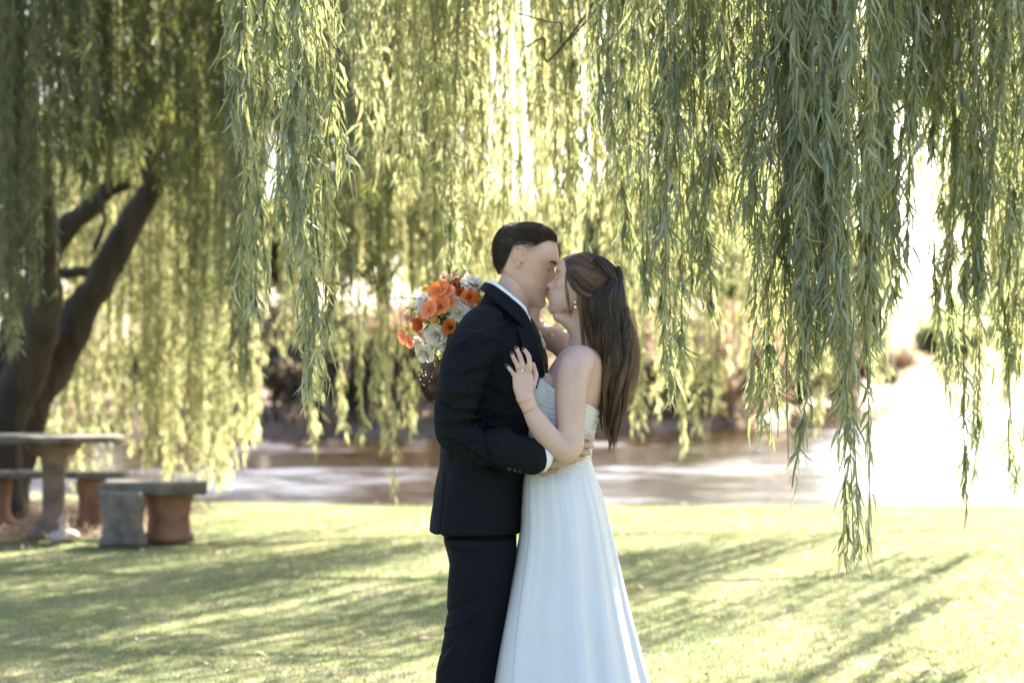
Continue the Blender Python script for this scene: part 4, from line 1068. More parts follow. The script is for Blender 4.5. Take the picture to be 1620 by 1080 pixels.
for _ in range(22):      # and along the upper arm and back
    x0, y0 = crng.uniform(700, 780), crng.uniform(530, 630); a = crng.normal(-.45, .3); l_ = crng.uniform(40, 90)
    D += crease(x0, y0, x0 + l_ * math.cos(a), y0 + l_ * math.sin(a), crng.uniform(4, 7), crng.choice([-1, 1]) * crng.uniform(.0008, .002))
D *= 2.0
D += .003 * vnoise(v * np.array([1, .6, 1.6]), 16) + .0012 * vnoise(v * np.array([1, 1, .5]), 45)
D += -.004 * np.exp(-((px - (705 - (py - 745) * .085)) / 1.6) ** 2) * sstep(py, 742, 750) * near       # side vent
D += -.0035 * np.exp(-((py - (520 + (px - 735) * .9)) / 2.0) ** 2) * (px > 712) * (px < 752) * near * 0
set_co(me, v + nn * D[:, None])
jacket = link("jacket", me, M_suit, groom)
# collar, lapel, buttons, cuff
ct = [P(846, 530, -.10), P(838, 508, -.090), P(828, 490, -.075), P(812, 475, -.070), P(795, 461, -.062), P(778, 450, -.045), P(769, 447, 0.0), P(771, 449, .04), P(790, 461, .08), P(812, 477, .10), P(832, 494, .10)]
cb = [P(850, 556, -.128), P(836, 528, -.132), P(818, 506, -.135), P(800, 490, -.125), P(782, 475, -.11), P(766, 462, -.075), P(760, 458, 0.0), P(765, 460, .06), P(790, 476, .12), P(812, 494, .14), P(832, 510, .14)]
band("collar", ct, cb, .007, M_suit, jacket)
lt = [P(836, 524, -.135), P(846, 545, -.128), P(856, 570, -.115), P(862, 596, -.10), P(861, 630, -.09)]
lb = [P(818, 514, -.152), P(826, 545, -.165), P(834, 575, -.165), P(845, 606, -.145), P(856, 632, -.115)]
band("lapel", lt, lb, .005, M_suit, jacket)
lt2 = [P(838, 505, .0), P(848, 530, .01), P(858, 560, .015), P(864, 590, .01), P(862, 620, .0)]
lb2 = [P(836, 505, .10), P(850, 530, .11), P(864, 560, .115), P(866, 590, .10), P(862, 620, .08)]
band("lapel", lt2, lb2, .005, M_suit, jacket)
for i in range(4):
    s = Soup(); c = P(806 + 8.5 * i, 741.5 + 1.9 * i, -.262 + .004 * i); s.ell(c, np.diag([.0055, .003, .0055]), 14, 8); link("button", s.mesh("button"), M_satin, jacket)
# shirt: collar band round the neck, front edge, cuff
shirt = band("shirt_collar", [P(832, 486, -.060), P(822, 476, -.064), P(806, 463, -.064), P(791, 451, -.056), P(779, 444, -.035), P(774, 442, .0), P(780, 445, .05), P(800, 458, .09), P(822, 475, .095), P(834, 490, .08)],
             [P(840, 510, -.070), P(824, 492, -.072), P(806, 476, -.072), P(790, 463, -.064), P(777, 454, -.04), P(771, 451, .0), P(778, 455, .055), P(798, 470, .095), P(820, 487, .10), P(836, 502, .085)], .004, M_shirt, groom)
band("shirt_front", [P(836, 500, -.055), P(843, 530, -.06), P(850, 560, -.05), P(856, 585, -.04)], [P(838, 500, .0), P(850, 530, .0), P(860, 560, .01), P(862, 590, .01)], .004, M_shirt, groom)
s = Soup(); s.tube([P(838, 722, -.228), P(850, 722.5, -.222), P(861, 722, -.217), P(862.5, 722, -.216)], [(.044, .046), (.043, .045), (.041, .044), (.036, .038)], n=40, ref=(0, 1, 0), caps=None)
me = s.mesh("cuff"); me = bake(me, [('SOLIDIFY', dict(thickness=.003))]); me.name = "shirt_cuff"; link("shirt_cuff", me, M_shirt, groom)

# trousers
s = Soup()
torso(s, [(800, 712, 812, .02, .13), (845, 702, 817, .02, .155), (868, 706, 817, .02, .155), (890, 712, 816, .02, .14)], 64, 5)
def leg(s, rows, n=56):
    torso(s, rows, n, 8, 1.0)
leg(s, [(850, 702, 816, -.075, .085), (880, 711, 816, -.08, .09), (920, 709, 809, -.085, .095), (960, 707, 805, -.085, .092), (1000, 703, 799, -.085, .088), (1040, 695, 792, -.085, .085), (1080, 689, 786, -.085, .08), (1150, 684, 768, -.085, .072), (1210, 688, 762, -.085, .066), (1246, 690, 764, -.085, .066)])
leg(s, [(850, 704, 812, .115, .085), (920, 714, 806, .12, .095), (1000, 712, 794, .12, .088), (1080, 702, 780, .12, .08), (1150, 700, 770, .12, .072), (1246, 704, 770, .12, .066)])
me = remesh(s, "trousers", .005, 8, .5)
v = co_of(me); nn = no_of(me); px = 810 + v[:, 0] * F / v[:, 1]; py = 597 - (v[:, 2] - 1.25) * F / v[:, 1]; near = sstep(-(v[:, 1] - S0), -.02, .06)
D = np.zeros(len(v))
for cr_ in [(706, 874, 770, 866, 4, -.006), (712, 882, 760, 884, 4, .006), (705, 975, 760, 940, 7, -.006), (700, 1000, 765, 955, 6, .005), (695, 1030, 760, 975, 7, -.006), (752, 860, 750, 960, 3, .002), (715, 905, 790, 925, 8, -.004), (690, 1060, 740, 1000, 7, .005), (740, 1080, 775, 960, 8, -.004)]:
    D += crease(*cr_)
D += .0022 * vnoise(v * np.array([1, 1, .6]), 18)
set_co(me, v + nn * D[:, None]); link("trousers", me, M_suit, groom)
for dy in (-.085, .12):
    s = Soup(); s.tube([P(716, 1250, dy), P(740, 1249, dy), P(775, 1252, dy), P(800, 1254, dy)], [(.04, .022), (.045, .03), (.047, .022), (.035, .014)], n=24, ref=(0, 1, 0))
    link("shoe", s.mesh("shoe"), mat("black_leather", (.012, .012, .013), .3), groom)

# ------------------------------------------------------------------ bride
bride = empty("person", tuple(P(905, 1259, -.02)), "woman in a strapless white dress, long wavy brown hair, hand on the man's chest", "person", "couple kissing on the lawn")
bf, bu, bs = dirs(-14, -12, True)
HB = Head(P(917.5, 448, -.03), bf, bu, bs, .905, HEAD_F, .3)
near_b = -1 if HB.s[1] > 0 else 1
sp = Soup(); HB.add(sp); HB.ear(sp, near_b, f0=2, h0=-6, size=.9); HB.ear(sp, -near_b, f0=-12, size=.9)
sp.tube([P(918, 566, -.01), P(924, 545, -.01), P(927, 515, -.015), P(930, 485, -.02), P(934, 462, -.025)], [(.062, .058), (.048, .048), (.046, .045), (.048, .047), (.05, .05)], n=32, ref=(0, 1, 0))
sp.tube([P(884, 500, -.025), P(900, 507, -.02), P(915, 522, -.015)], [.018, .024, .03], n=16)
torso(sp, [(760, 852, 930, -.02, .115), (735, 856, 928, -.02, .108), (700, 852, 932, -.02, .108), (660, 848, 944, -.02, .116), (630, 850, 953, -.02, .13), (605, 858, 958, -.02, .142), (585, 868, 959, -.02, .150), (570, 877, 957, -.02, .15), (558, 886, 952, -.02, .125), (548, 897, 946, -.02, .08)], 72, 6)
for dy in (-.085, .045): sp.ell(P(866, 622, dy), np.diag([.052, .055, .058]))
# near arm: shoulder, elbow, wrist
arm = [P(918, 572, -.135), P(907, 590, -.165), P(903, 630, -.185), P(902, 672, -.2), P(902, 700, -.212), P(893, 712, -.222), P(872, 697, -.232), P(852, 670, -.24), P(838, 645, -.243), P(830, 626, -.243)]
sp.tube(arm, [(.05, .05), (.050, .050), (.045, .046), (.040, .041), (.038, .040), (.038, .037), (.034, .036), (.028, .031), (.020, .024), (.019, .027)], n=28, m=6, ref=(0, 1, 0))
sp.ell(P(893, 716, -.218), np.diag([.026, .03, .026]))
# hand on his chest
HY = -.238
sp.tube([P(830, 628, HY - .004), P(828, 612, HY - .004), P(827, 594, HY - .002)], [(.016, .024), (.0155, .030), (.012, .030)], n=24, ref=(0, 1, 0))
fg = {'index': [(836, 596), (838, 578), (836, 563), (829, 553)], 'middle': [(829, 594), (827, 577), (823, 564), (817, 551)], 'ring': [(822, 596), (820, 582), (815, 571), (810, 560)], 'little': [(816, 600), (812, 591), (807, 584), (802.5, 579)]}
dz = {'index': (0, -.014, -.012, .006), 'middle': (0, -.010, -.008, .002), 'ring': (0, -.008, -.006, .001), 'little': (.003, -.003, -.002, .003)}
for k_, pts in fg.items():
    rr = {'index': .0086, 'middle': .0086, 'ring': .0082, 'little': .0072}[k_]
    finger(sp, [P(x, y, HY + d_) for (x, y), d_ in zip(pts, dz[k_])], rr * 1.04, rr * .78)
finger(sp, [P(836, 622, HY + .006), P(843, 608, HY + .012), P(847, 594, HY + .018), P(843, 577, HY + .022)], .0115, .0082)
# far arm round his neck, up to the bouquet
far_arm = [P(912, 566, .10), P(888, 542, .145), P(862, 531, .185), P(848, 520, .205), P(832, 503, .2), P(800, 492, .17), P(770, 484, .145)]
sp.tube(far_arm, [(.044, .044), (.040, .042), (.035, .036), (.032, .034), (.029, .030), (.024, .025), (.020, .023)], n=26, m=5, ref=(0, 1, 0))
hc = P(752, 482, .13)
sp.ell(hc, np.array([[.045, 0, .0], [0, .018, 0], [.0, 0, .036]]))
for i in range(4): finger(sp, [hc + [-.03, -.01, .026 - .017 * i], hc + [-.062, -.012, .024 - .017 * i], hc + [-.070, .018, .022 - .017 * i], hc + [-.045, .034, .02 - .017 * i]], .0082, .0068)
finger(sp, [hc + [.0, -.012, -.025], hc + [-.03, -.028, -.02], hc + [-.055, -.028, -.008]], .0105, .008)
for dy in (-.10, .08):
    sp.tube([P(880, 760, dy), P(878, 900, dy), P(880, 1050, dy), P(885, 1200, dy), P(886, 1245, dy)], [.07, .06, .05, .035, .03], n=20)
    sp.tube([P(886, 1250, dy), P(850, 1253, dy)], [.03, .025], n=14)
me = remesh(sp, "body", .0021, 4, .5)
SK_B = (.59, .385, .30)
skin_cols(me, HB, SK_B, (.50, .17, .15))
link("body", me, M_skin_b, bride)
lashes(HB, near_b, bride, -7.5); brow(HB, near_b, bride, .00035, 35, 17, M_lash, 5)
# nails, ring, bracelets, necklace, earring
for k_, pts in fg.items():
    (x, y), d_ = pts[-1], dz[k_][-1]; (x0, y0) = pts[-2]
    dd = np.array([x - x0, y - y0], float); dd /= np.linalg.norm(dd)
    c = P(x + dd[0] * 1.8, y + dd[1] * 1.8, HY + d_ - .0062)
    ax = np.array([dd[0], 0, -dd[1]]); s = Soup(); s.ell(c, np.array([ax * .0062, np.cross(ax, [0, 1, 0]) * .0046, np.array([0, 1, 0]) * .0022]), 14, 8)
    link("fingernail", s.mesh("fingernail"), M_nail, bride)
def loop(c, r, nvec, rad, name, m, parent, sq=1.0, refv=(0, 1, 0)):
    nvec = nrm(nvec); a = nrm(np.cross(nvec, refv)); b_ = np.cross(nvec, a); t = np.linspace(0, 2 * math.pi, 41)
    s = Soup(); s.tube([c + a * r * math.cos(x) + b_ * r * sq * math.sin(x) for x in t], [rad] * 41, n=8, m=1, ref=nvec, caps=None)
    return link(name, s.mesh(name), m, parent)
rv = P(820, 583, HY - .008); ring_o = loop(rv, .0092, P(818, 575, 0) - P(821, 590, 0), .0011, "ring", M_gold, bride)
s = Soup(); s.ell(P(826, 586, HY - .0165), np.diag([.0036, .002, .0036]), 8, 6); link("diamond", s.mesh("diamond"), mat("clear_stone", (.9, .92, .95), .05, Metallic=.6), ring_o)
loop(P(832, 634, HY - .001), .0265, P(828, 620, 0) - P(838, 650, 0), .0008, "bracelet", M_gold, bride, 1.0)
loop(P(840, 648, HY - .001), .0275, P(828, 620, 0) - P(842, 650, 0), .0008, "bracelet", M_gold, bride, .95)
loop(P(922, 552, -.01), .059, (.25, 0, 1), .0009, "necklace", M_gold, bride, 1.0)
s = Soup(); c = HB.w([6, near_b * 82, -32]); s.ball(P(909.5, 478, c[1] - S0 - .005), .0036); s.ball(P(910, 485.5, c[1] - S0 - .005), .0047); link("earring", s.mesh("earring"), M_pearl, bride)

# dress: bodice, then a gathered skirt
s = Soup()
torso(s, [(760, 834, 942, -.02, .152), (742, 836, 938, -.02, .137), (728, 838, 933, -.02, .127), (700, 836, 936, -.02, .124), (675, 833, 941, -.02, .128), (650, 833, 948, -.02, .135), (630, 836, 953, -.02, .142), (610, 842, 956, -.02, .15), (592, 852, 958, -.02, .155)], 96, 8)
for dy in (-.085, .045): s.ell(P(864, 624, dy), np.diag([.056, .061, .062]))
me = remesh(s, "bodice", .004, 6, .5)
v = co_of(me); nn = no_of(me); px = 810 + v[:, 0] * F / v[:, 1]; py = 597 - (v[:, 2] - 1.25) * F / v[:, 1]
set_co(me, v + nn * (  .0018 * np.sin((v[:, 2] + .35 * v[:, 0]) * 420 + 4 * vnoise(v, 20)) * (py > 640) + .0018 * vnoise(v, 30))[:, None])
top = np.interp(px, [836, 846, 856, 877, 905, 929, 945, 970], [622, 604, 598, 615, 631, 639, 648, 655])
import bmesh
bm = bmesh.new(); bm.from_mesh(me); bm.verts.ensure_lookup_table()
bmesh.ops.delete(bm, geom=[bm.verts[i] for i in np.where(py < top)[0]], context='VERTS'); 
for v_ in bm.verts:
    if v_.is_boundary:
        qx = 810 + v_.co.x * F / v_.co.y; qy = 597 - (v_.co.z - 1.25) * F / v_.co.y
        ty = float(np.interp(qx, [836, 846, 856, 877, 905, 929, 945, 970], [622, 604, 598, 615, 631, 639, 648, 655]))
        if abs(qy - ty) < 8: v_.co.z = 1.25 - (ty - 597) * v_.co.y / F
bm.to_mesh(me); bm.free()
me = bake(me, [('SOLIDIFY', dict(thickness=.004, offset=1.0))]); me.name = "bodice"
bodice = link("bodice", me, M_dress, bride)
for i in range(9):
    s = Soup(); s.ball(P(946.5 - i * 1.9, 652 + i * 8.4, -.035), .0042); link("button", s.mesh("button"), M_dress, bodice)
rows = [(729, 846, 932, -.02, .118), (735, 838, 936, -.02, .13), (746, 831, 941, -.022, .145), (762, 827, 946, -.024, .165), (800, 825, 958, -.03, .19), (842, 823, 968, -.035, .21), (900, 812, 982, -.04, .235), (960, 800, 996, -.05, .265), (1020, 790, 1012, -.055, .295), (1080, 782, 1028, -.06, .33), (1160, 770, 1048, -.06, .37), (1256, 756, 1072, -.06, .42)]
PL = [(k, rng.uniform(0, 6.28), a) for k, a in ((5, .22), (8, .30), (13, .30), (21, .18), (37, .07), (61, .03))]
def pleats(R, th, t):
    c = R.mean(1, keepdims=True); d = R - c
    z = t[:, None]; wv = 0
    thw = th[None] + .16 * np.sin(2 * th[None] + 2.4 * z + 1) + .10 * np.sin(3 * th[None] + 2.0 * z) + .05 * np.sin(7 * th[None] - 3 * z)
    for k, ph, a in PL:
        fine = a * (1.0 if k < 20 else 1.0)
        fade = (sstep(z, .02, .5) if k < 20 else (.55 + .45 * np.exp(-((z - .12) / .25) ** 2)))
        w_ = np.sin(k * thw + ph + .8 * np.sin(2 * th[None] + ph)); w_ = np.sign(w_) * np.abs(w_) ** .8
        wv = wv + fine * fade * w_
    amp = .016 + .075 * z
    return c + d * (1 + (amp * wv)[..., None])
s = Soup(); torso(s, rows, 720, 12, 1.0, pleats)
skirt = s.mesh("skirt"); skirt = link("skirt", skirt, M_dress, bride)

# bride's hair
M_hair_b = hair_mat("brown_hair", (.013, .009, .007), (.30, .165, .095), .3)
# crown of the head: swept back to a twist
def cap_pt(d, off):
    """point on an ellipsoid over the skull in direction d (f, s, u)"""
    r = 1 / np.sqrt((d[..., 0] / 112) ** 2 + (d[..., 1] / 79) ** 2 + (d[..., 2] / 80) ** 2)
    return np.array([-17., 0, 8]) + d * (r + off)[..., None]
g0 = nrm(HB.loc(P(978, 462, -.06)) - np.array([-6., 0, 8])); g0 = nrm(np.array([-.93, near_b * .28, -.22]))
hl = []   # hairline directions, front and both temples
for a in np.linspace(-1.35, 1.35, 90): hl.append(nrm(np.array([math.cos(a) * .86, math.sin(a) * .9, .62 - .62 * (abs(a) / 1.35) ** 2.2 + .0])))
hl = np.array(hl)
paths, tones = [], []
for i in range(5200):
    side = 1 if rng.random() < .75 else -1
    a = rng.uniform(0, 1.42) * side * near_b + rng.normal(0, .02)
    st = nrm(np.array([math.cos(a) * .93, math.sin(a) * .93, .56 - .66 * (abs(a) / 1.35) ** 2.0]))
    back = rng.random() ** 1.3 * .75
    tt = np.linspace(back, 1, 16)
    en = nrm(g0 + rng.normal(0, .10, 3))
    om = math.acos(np.clip(st @ en, -1, 1)); ds = (np.sin((1 - tt) * om)[:, None] * st + np.sin(tt * om)[:, None] * en) / math.sin(om)
    # sides dip before rising into the twist
    dip = -.30 * np.sin(tt * math.pi) * min(1, abs(a) / 1.2) ** 2
    ds[:, 2] += dip; ds = nrm(ds)
    off = 3 + 9 * np.sin(np.clip(tt, 0, 1) * math.pi) ** .7 + 4.0 * rng.random() + .8 * math.sin(a * 26) + 1.5 * np.sin(tt * 5 + a * 9)
    cp_ = cap_pt(ds, off)
    if np.any((cp_[:, 0] > 45) & (cp_[:, 2] < 12)): continue
    paths.append(HB.w(cp_)); tones.append(np.clip((.10 + .75 * (.5 + .5 * math.sin(a * 23 + 1)) ** 4 * (rng.random() > .35) + .25 * rng.random()) * (1 - .45 * tt), 0, 1))
s = Soup()
ph = np.linspace(-.35, math.pi / 2 - .02, 90); th = np.linspace(0, 2 * math.pi, 200, endpoint=False)
d = np.stack([np.cos(ph)[:, None] * np.cos(th), np.cos(ph)[:, None] * np.sin(th), np.sin(ph)[:, None] * np.ones(200)], -1)
frontal = d[..., 0] > .2
lim = .60 - .9 * np.abs(d[..., 1]) ** 2 
aa_ = np.abs(np.arctan2(d[..., 1], d[..., 0])); lim = .56 - .66 * (aa_ / 1.35) ** 2 + .06
off = 4 - 50 * (1 - sstep(d[..., 2], lim - .10, lim + .03)) * (1 - sstep(aa_, 1.45, 1.75))
s.rings(HB.w(cap_pt(d, off)))
v, q, tt_ = s.arrays()
hair_b = link("hair", mesh_np("hair", v, q, tt_, attrs={'tone': np.full(len(v), .05)}), M_hair_b, bride)
strands("hair_strands", np.array(paths), .0006, np.array(tones), M_hair_b, hair_b)
# the twist: ropes of hair
tw, tws = [], []
rope = [P(903, 424, -.085), P(904, 440, -.098), P(912, 456, -.110), P(928, 467, -.118), P(945, 468, -.115), P(962, 463, -.10), P(973, 455, -.075), P(978, 448, -.04)]
rope2 = [P(940, 410, -.10), P(958, 424, -.105), P(970, 440, -.10), P(974, 456, -.09), P(968, 470, -.085), P(972, 486, -.08)]
rope3 = [P(972, 424, -.06), P(978, 440, -.065), P(978, 456, -.07), P(970, 466, -.085), P(962, 474, -.09)]
def rope_strands(pts, r, n, turns, tone):
    c = catmull(np.array(pts), 6); T = nrm(np.gradient(c, axis=0)); b1 = nrm(np.cross(T, [0, 1, .2])); b2 = np.cross(T, b1); t = np.linspace(0, 1, len(c))
    out = []
    for i in range(n):
        a = rng.uniform(0, 6.28) + turns * 6.28 * t; rr = r * (.55 + .5 * rng.random()) * (1 + .25 * np.sin(t * 9 + rng.random()))
        out.append(c + (np.cos(a)[:, None] * b1 + np.sin(a)[:, None] * b2) * rr[:, None])
    return np.array(out)
s = Soup()
for rp, r in ((rope, .008), (rope2, .011), (rope3, .013)): s.tube(rp, [r * .8] * len(rp), n=12, m=5)
for rp, r, tn in ((rope, .009, .35), (rope2, .012, .2), (rope3, .014, .15)):
    ps = rope_strands(rp, r, 150, .5, tn); strands("hair_rope", ps, .0008, np.clip(tn + rng.normal(0, .15, len(ps)), 0, 1), M_hair_b, hair_b)
# long hair down the back
LH = np.array([(440, 950, 986, -.06, .055), (455, 935, 989, -.065, .07), (470, 918, 991, -.07, .075), (485, 914, 992, -.07, .072), (500, 916, 993, -.07, .07), (520, 922, 996, -.07, .066), (540, 929, 999, -.07, .062), (560, 936, 1001, -.07, .058), (580, 941, 1001, -.07, .054), (600, 945, 997, -.068, .05), (620, 948, 993, -.066, .046), (640, 950, 990, -.064, .04), (660, 950, 985, -.062, .034), (680, 953, 980, -.06, .026), (696, 960, 976, -.06, .014)], float)
def lh(pyv):
    return [np.interp(pyv, LH[:, 0], LH[:, k]) for k in range(1, 5)]
s = Soup(); torso(s, [tuple(r[:1]) + (r[1] + 13, r[2] - 10, r[3], r[4] * .62) for r in LH[:-2]], 40, 3)
core = remesh(s, "hair_core", .004, 6)
v = co_of(core); set_co(core, v + no_of(core) * (.003 * np.sin(v[:, 0] * 300 + 3 * np.sin(v[:, 2] * 18) + v[:, 1] * 200))[:, None])
at = core.attributes.new('tone', 'FLOAT', 'POINT'); at.data.foreach_set("value", np.full(len(v), .05, np.float32))
link("hair_core", core, M_hair_b, hair_b)
paths, tones = [], []
K = 64
clump = [(rng.uniform(0, 6.28), rng.uniform(.82, 1.12), rng.uniform(560, 700) if rng.random() < .45 else rng.uniform(640, 700), rng.uniform(0, 6.28), rng.uniform(0, 1)) for _ in range(K)]
for i in range(8000):
    k = rng.integers(K); a0, ro, yend, ph_, tn = clump[k]; t0_ = np.linspace(0, 1, 30)
    a = a0 + rng.normal(0, .085) * (1.6 - t0_); r_ = ro * rng.uniform(.92, 1.05)
    yend = yend + rng.normal(0, 9); y0 = rng.uniform(440, 470)
    yy = np.linspace(y0, yend, 30); l, r, dy, hy = lh(yy); l = l + 6 * sstep(yy, 480, 530); r = r - 6 * sstep(yy, 500, 560); t = (yy - y0) / (yend - y0)
    cx = (l + r) / 2; hw_ = (r - l) / 2
    tight = 1 - .18 * (1 - t)
    wave = np.sin(t * 10.5 + ph_) * sstep(t, .05, .6)
    x = cx + hw_ * r_ * tight * np.cos(a) + 8.0 * wave * (.5 + .6 * tn) + 1.8 * np.sin(t * 21 + ph_ * 2) * t
    y_ = dy + hy * r_ * tight * np.sin(a) + (.010 * np.cos(t * 10.5 + ph_) * sstep(t, .05, .6))
    pt = np.stack([P(x[j], yy[j], y_[j]) for j in range(30)])
    paths.append(pt); tones.append(np.clip(.02 + .16 * tn + (.05 + .75 * tn ** 2) * sstep(t, .2, .9) + rng.normal(0, .07), 0, 1))
main_paths, main_tones = paths, tones
# loose hairs
paths, tones = [], []
for i in range(420):
    y0 = rng.uniform(470, 590); yy = np.linspace(y0, y0 + rng.uniform(30, 100), 14); l, r, dy, hy = lh(yy); t = np.linspace(0, 1, 14)
    o = rng.uniform(2, 14) * np.sin(t * math.pi * rng.uniform(.5, 1)) 
    pt = np.stack([P(r[j] + o[j] - 1 + 1.5 * math.sin(t[j] * 9 + i), yy[j], dy[j] + rng.normal(0, .0005)) for j in range(14)]); paths.append(pt); tones.append(.8)
for i in range(90):
    a = rng.uniform(-.6, 1.75); p0 = P(941 + 40 * math.cos(a), 436 - 36 * math.sin(a), -.03 + rng.normal(0, .03)); tn_ = np.array([math.sin(a), rng.normal(0, .2), math.cos(a)]); rad_ = np.array([math.cos(a), 0, math.sin(a)])
    t = np.linspace(0, 1, 14)[:, None]; ln = rng.uniform(.010, .024); paths.append(p0 + tn_ * t * ln - rad_ * (.004 - .007 * np.sin(t * math.pi))); tones.append(.7)
nl = len(paths)
for i in range(60):   # face framing lock
    t = np.linspace(0, 1, 18); x = 899 - 5 * np.sin(t * 3.0) + 3 * t + rng.normal(0, .8); yy = 418 + (66 + rng.normal(0, 5)) * t
    paths.append(np.stack([P(x[j], yy[j], -.082 - .022 * math.sin(t[j] * 2.6)) for j in range(18)])); tones.append(.55 + .3 * rng.random())
for i in range(110):  # lock in front of the ear
    t = np.linspace(0, 1, 20); x = 915 + 1 * np.sin(t * 5) + 10 * t ** 1.5 + rng.normal(0, 1.3); yy = 452 + (90 + rng.normal(0, 10)) * t
    paths_ = np.stack([P(x[j], yy[j], -.112 + .02 * t[j]) for j in range(20)]); idx = np.linspace(0, 19, 18).astype(int); paths.append(paths_[idx]); tones.append(.3 + .3 * rng.random())
paths = [np.stack([np.interp(np.linspace(0, 1, 30), np.linspace(0, 1, len(p)), p[:, j]) for j in range(3)], 1) for p in paths]
rads = np.concatenate([np.full(len(main_paths), .0008), np.where(np.arange(len(paths)) < nl, .00028, .0006)])
strands("hair_lengths", np.array(main_paths + paths), rads, np.array(main_tones + [np.full(30, q_) for q_ in tones]), M_hair_b, hair_b)

# ------------------------------------------------------------------ flowers
def petal_mat(name, c, c2, tr=.35):
    m = mat(name, c, .55); b = m.node_tree.nodes['Principled BSDF']; out = m.node_tree.nodes['Material Output']
    at = N(m, 'ShaderNodeAttribute'); at.attribute_name = 'tone'
    cr = N(m, 'ShaderNodeValToRGB'); e = cr.color_ramp.elements; e[0].color = (*c, 1); e[1].color = (*c2, 1); L(m, at.outputs['Fac'], cr.inputs[0]); L(m, cr.outputs[0], b.inputs['Base Color'])
    t = N(m, 'ShaderNodeBsdfTranslucent'); L(m, cr.outputs[0], t.inputs[0]); ms = N(m, 'ShaderNodeMixShader'); ms.inputs[0].default_value = tr
    L(m, b.outputs[0], ms.inputs[1]); L(m, t.outputs[0], ms.inputs[2]); L(m, ms.outputs[0], out.inputs[0]); return m
M_white = petal_mat("white_petal", (.82, .78, .66), (.90, .87, .81), .45)
M_orange = petal_mat("orange_petal", (.72, .13, .02), (.85, .30, .06))
M_coral = petal_mat("coral_petal", (.80, .20, .08), (.85, .38, .20))
M_rust = petal_mat("rust_petal", (.42, .05, .012), (.70, .15, .03))
M_peach = petal_mat("peach_petal", (.70, .36, .26), (.80, .55, .45))
M_yellow = petal_mat("yellow_petal", (.75, .48, .08), (.80, .62, .20))
M_green = leaf_mat("bouquet_leaf", (.05, .09, .03), (.12, .17, .07), (.28, .30, .12), (.2, .25, .16), (.3, .34, .1), .3, .5)
M_berry = mat("dark_berry", (.12, .03, .02), .35)
def petal(s, tones, c, fwd, up, length, width, cup, curl, openness, n=7, wave=.06):
    """a curved petal growing from c; fwd = flower axis, up = radial direction"""
    side = nrm(np.cross(fwd, up)); u = np.linspace(0, 1, n); w = np.linspace(-1, 1, n)
    U, W = np.meshgrid(u, w, indexing='ij')
    ang = openness + curl * U                       # tilt away from the axis
    rad = np.cumsum(np.sin(ang), 0) / n * length; ax = np.cumsum(np.cos(ang), 0) / n * length
    wid = width * np.sin(np.clip(U * .92 + .10, 0, 1) * math.pi * .62) ** .8 * (1 - .35 * U ** 6)
    ph = rng.uniform(0, 6.28)
    lift = cup * (W ** 2) * wid + wave * length * np.sin(W * 4 + ph) * U ** 2
    pts = c + (rad - lift * np.cos(ang) * .8)[..., None] * up + (ax + lift * np.sin(ang) * .8)[..., None] * fwd + (W * wid)[..., None] * side
    i = (np.arange(n - 1)[:, None] * n + np.arange(n - 1)[None]).ravel()
    s.add(pts.reshape(-1, 3), np.stack([i, i + 1, i + n + 1, i + n], 1)); tones.append((U * .9 + rng.uniform(-.1, .1)).reshape(-1))
def flower(kind, c, axis, size, m, parent, label=None, name=None, centre=None):
    axis = nrm(axis); r0 = nrm(np.cross(axis, [.3, .2, .9])); r1 = np.cross(axis, r0); s = Soup(); tn = []
    R = lambda a: r0 * math.cos(a) + r1 * math.sin(a)
    if kind == 'rose':
        for ring, (k, op, ln, wd) in enumerate(((3, .05, .62, .30), (4, .22, .68, .36), (5, .48, .78, .44), (6, .80, .90, .50), (6, 1.10, 1.0, .54))):
            for i in range(k): petal(s, tn, c - axis * size * .35, axis, R(6.283 * i / k + ring * .9 + rng.normal(0, .1)), size * ln, size * wd, .45, (.25 if ring < 3 else .75), op, wave=.04 + .03 * ring)
    elif kind == 'orchid':
        for i in range(5): petal(s, tn, c, axis, R(6.283 * i / 5 + .3), size * rng.uniform(.9, 1.05), size * .52, .15, .25, 1.15, wave=.05)
        for i in range(3): petal(s, tn, c, axis, R(6.283 * i / 3 + .9), size * .45, size * .2, .5, .4, .4)
    elif kind == 'tulip':
        for ring in (0, 1):
            for i in range(3): petal(s, tn, c - axis * size * .3, axis, R(6.283 * i / 3 + ring), size * 1.1, size * .55, .45, .2 - .7 * 0, .55 + .2 * ring, wave=.03)
    elif kind == 'small':
        for ring, (k, op) in enumerate(((4, .3), (5, .9))):
            for i in range(k): petal(s, tn, c, axis, R(6.283 * i / k + ring), size * .9, size * .42, .4, .5, op, n=5)
    v, q, _ = s.arrays()
    o = link(name or kind, mesh_np(name or kind, v, q, attrs={'tone': np.clip(np.concatenate(tn), 0, 1)}), m, parent)
    if label: o["label"] = label
    if centre is not None:
        s = Soup()
        for _ in range(14): s.ball(c + axis * size * .25 + rng.normal(0, size * .09, 3), size * .07)
        link("stamens", s.mesh("stamens"), centre, o)
    return o
BY = .085
bq = empty("bouquet", tuple(P(715, 510, BY)), "bouquet of white, orange and peach flowers held behind the man's shoulder", "bouquet")
cB = P(715, 512, BY)
def fl(kind, px, py, dy, size_px, m, name, label=None, centre=None, ax=None):
    c = P(px, py, BY + dy); a = nrm((c - cB) * np.array([1, .4, 1]) + np.array([0, -.09, 0])) if ax is None else ax
    flower(kind, c, a, size_px / 530., m, bq, label, name, centre)
M_stam = mat("yellow_stamen", (.65, .45, .08), .6); M_darkc = mat("dark_flower_centre", (.05, .015, .01), .6)
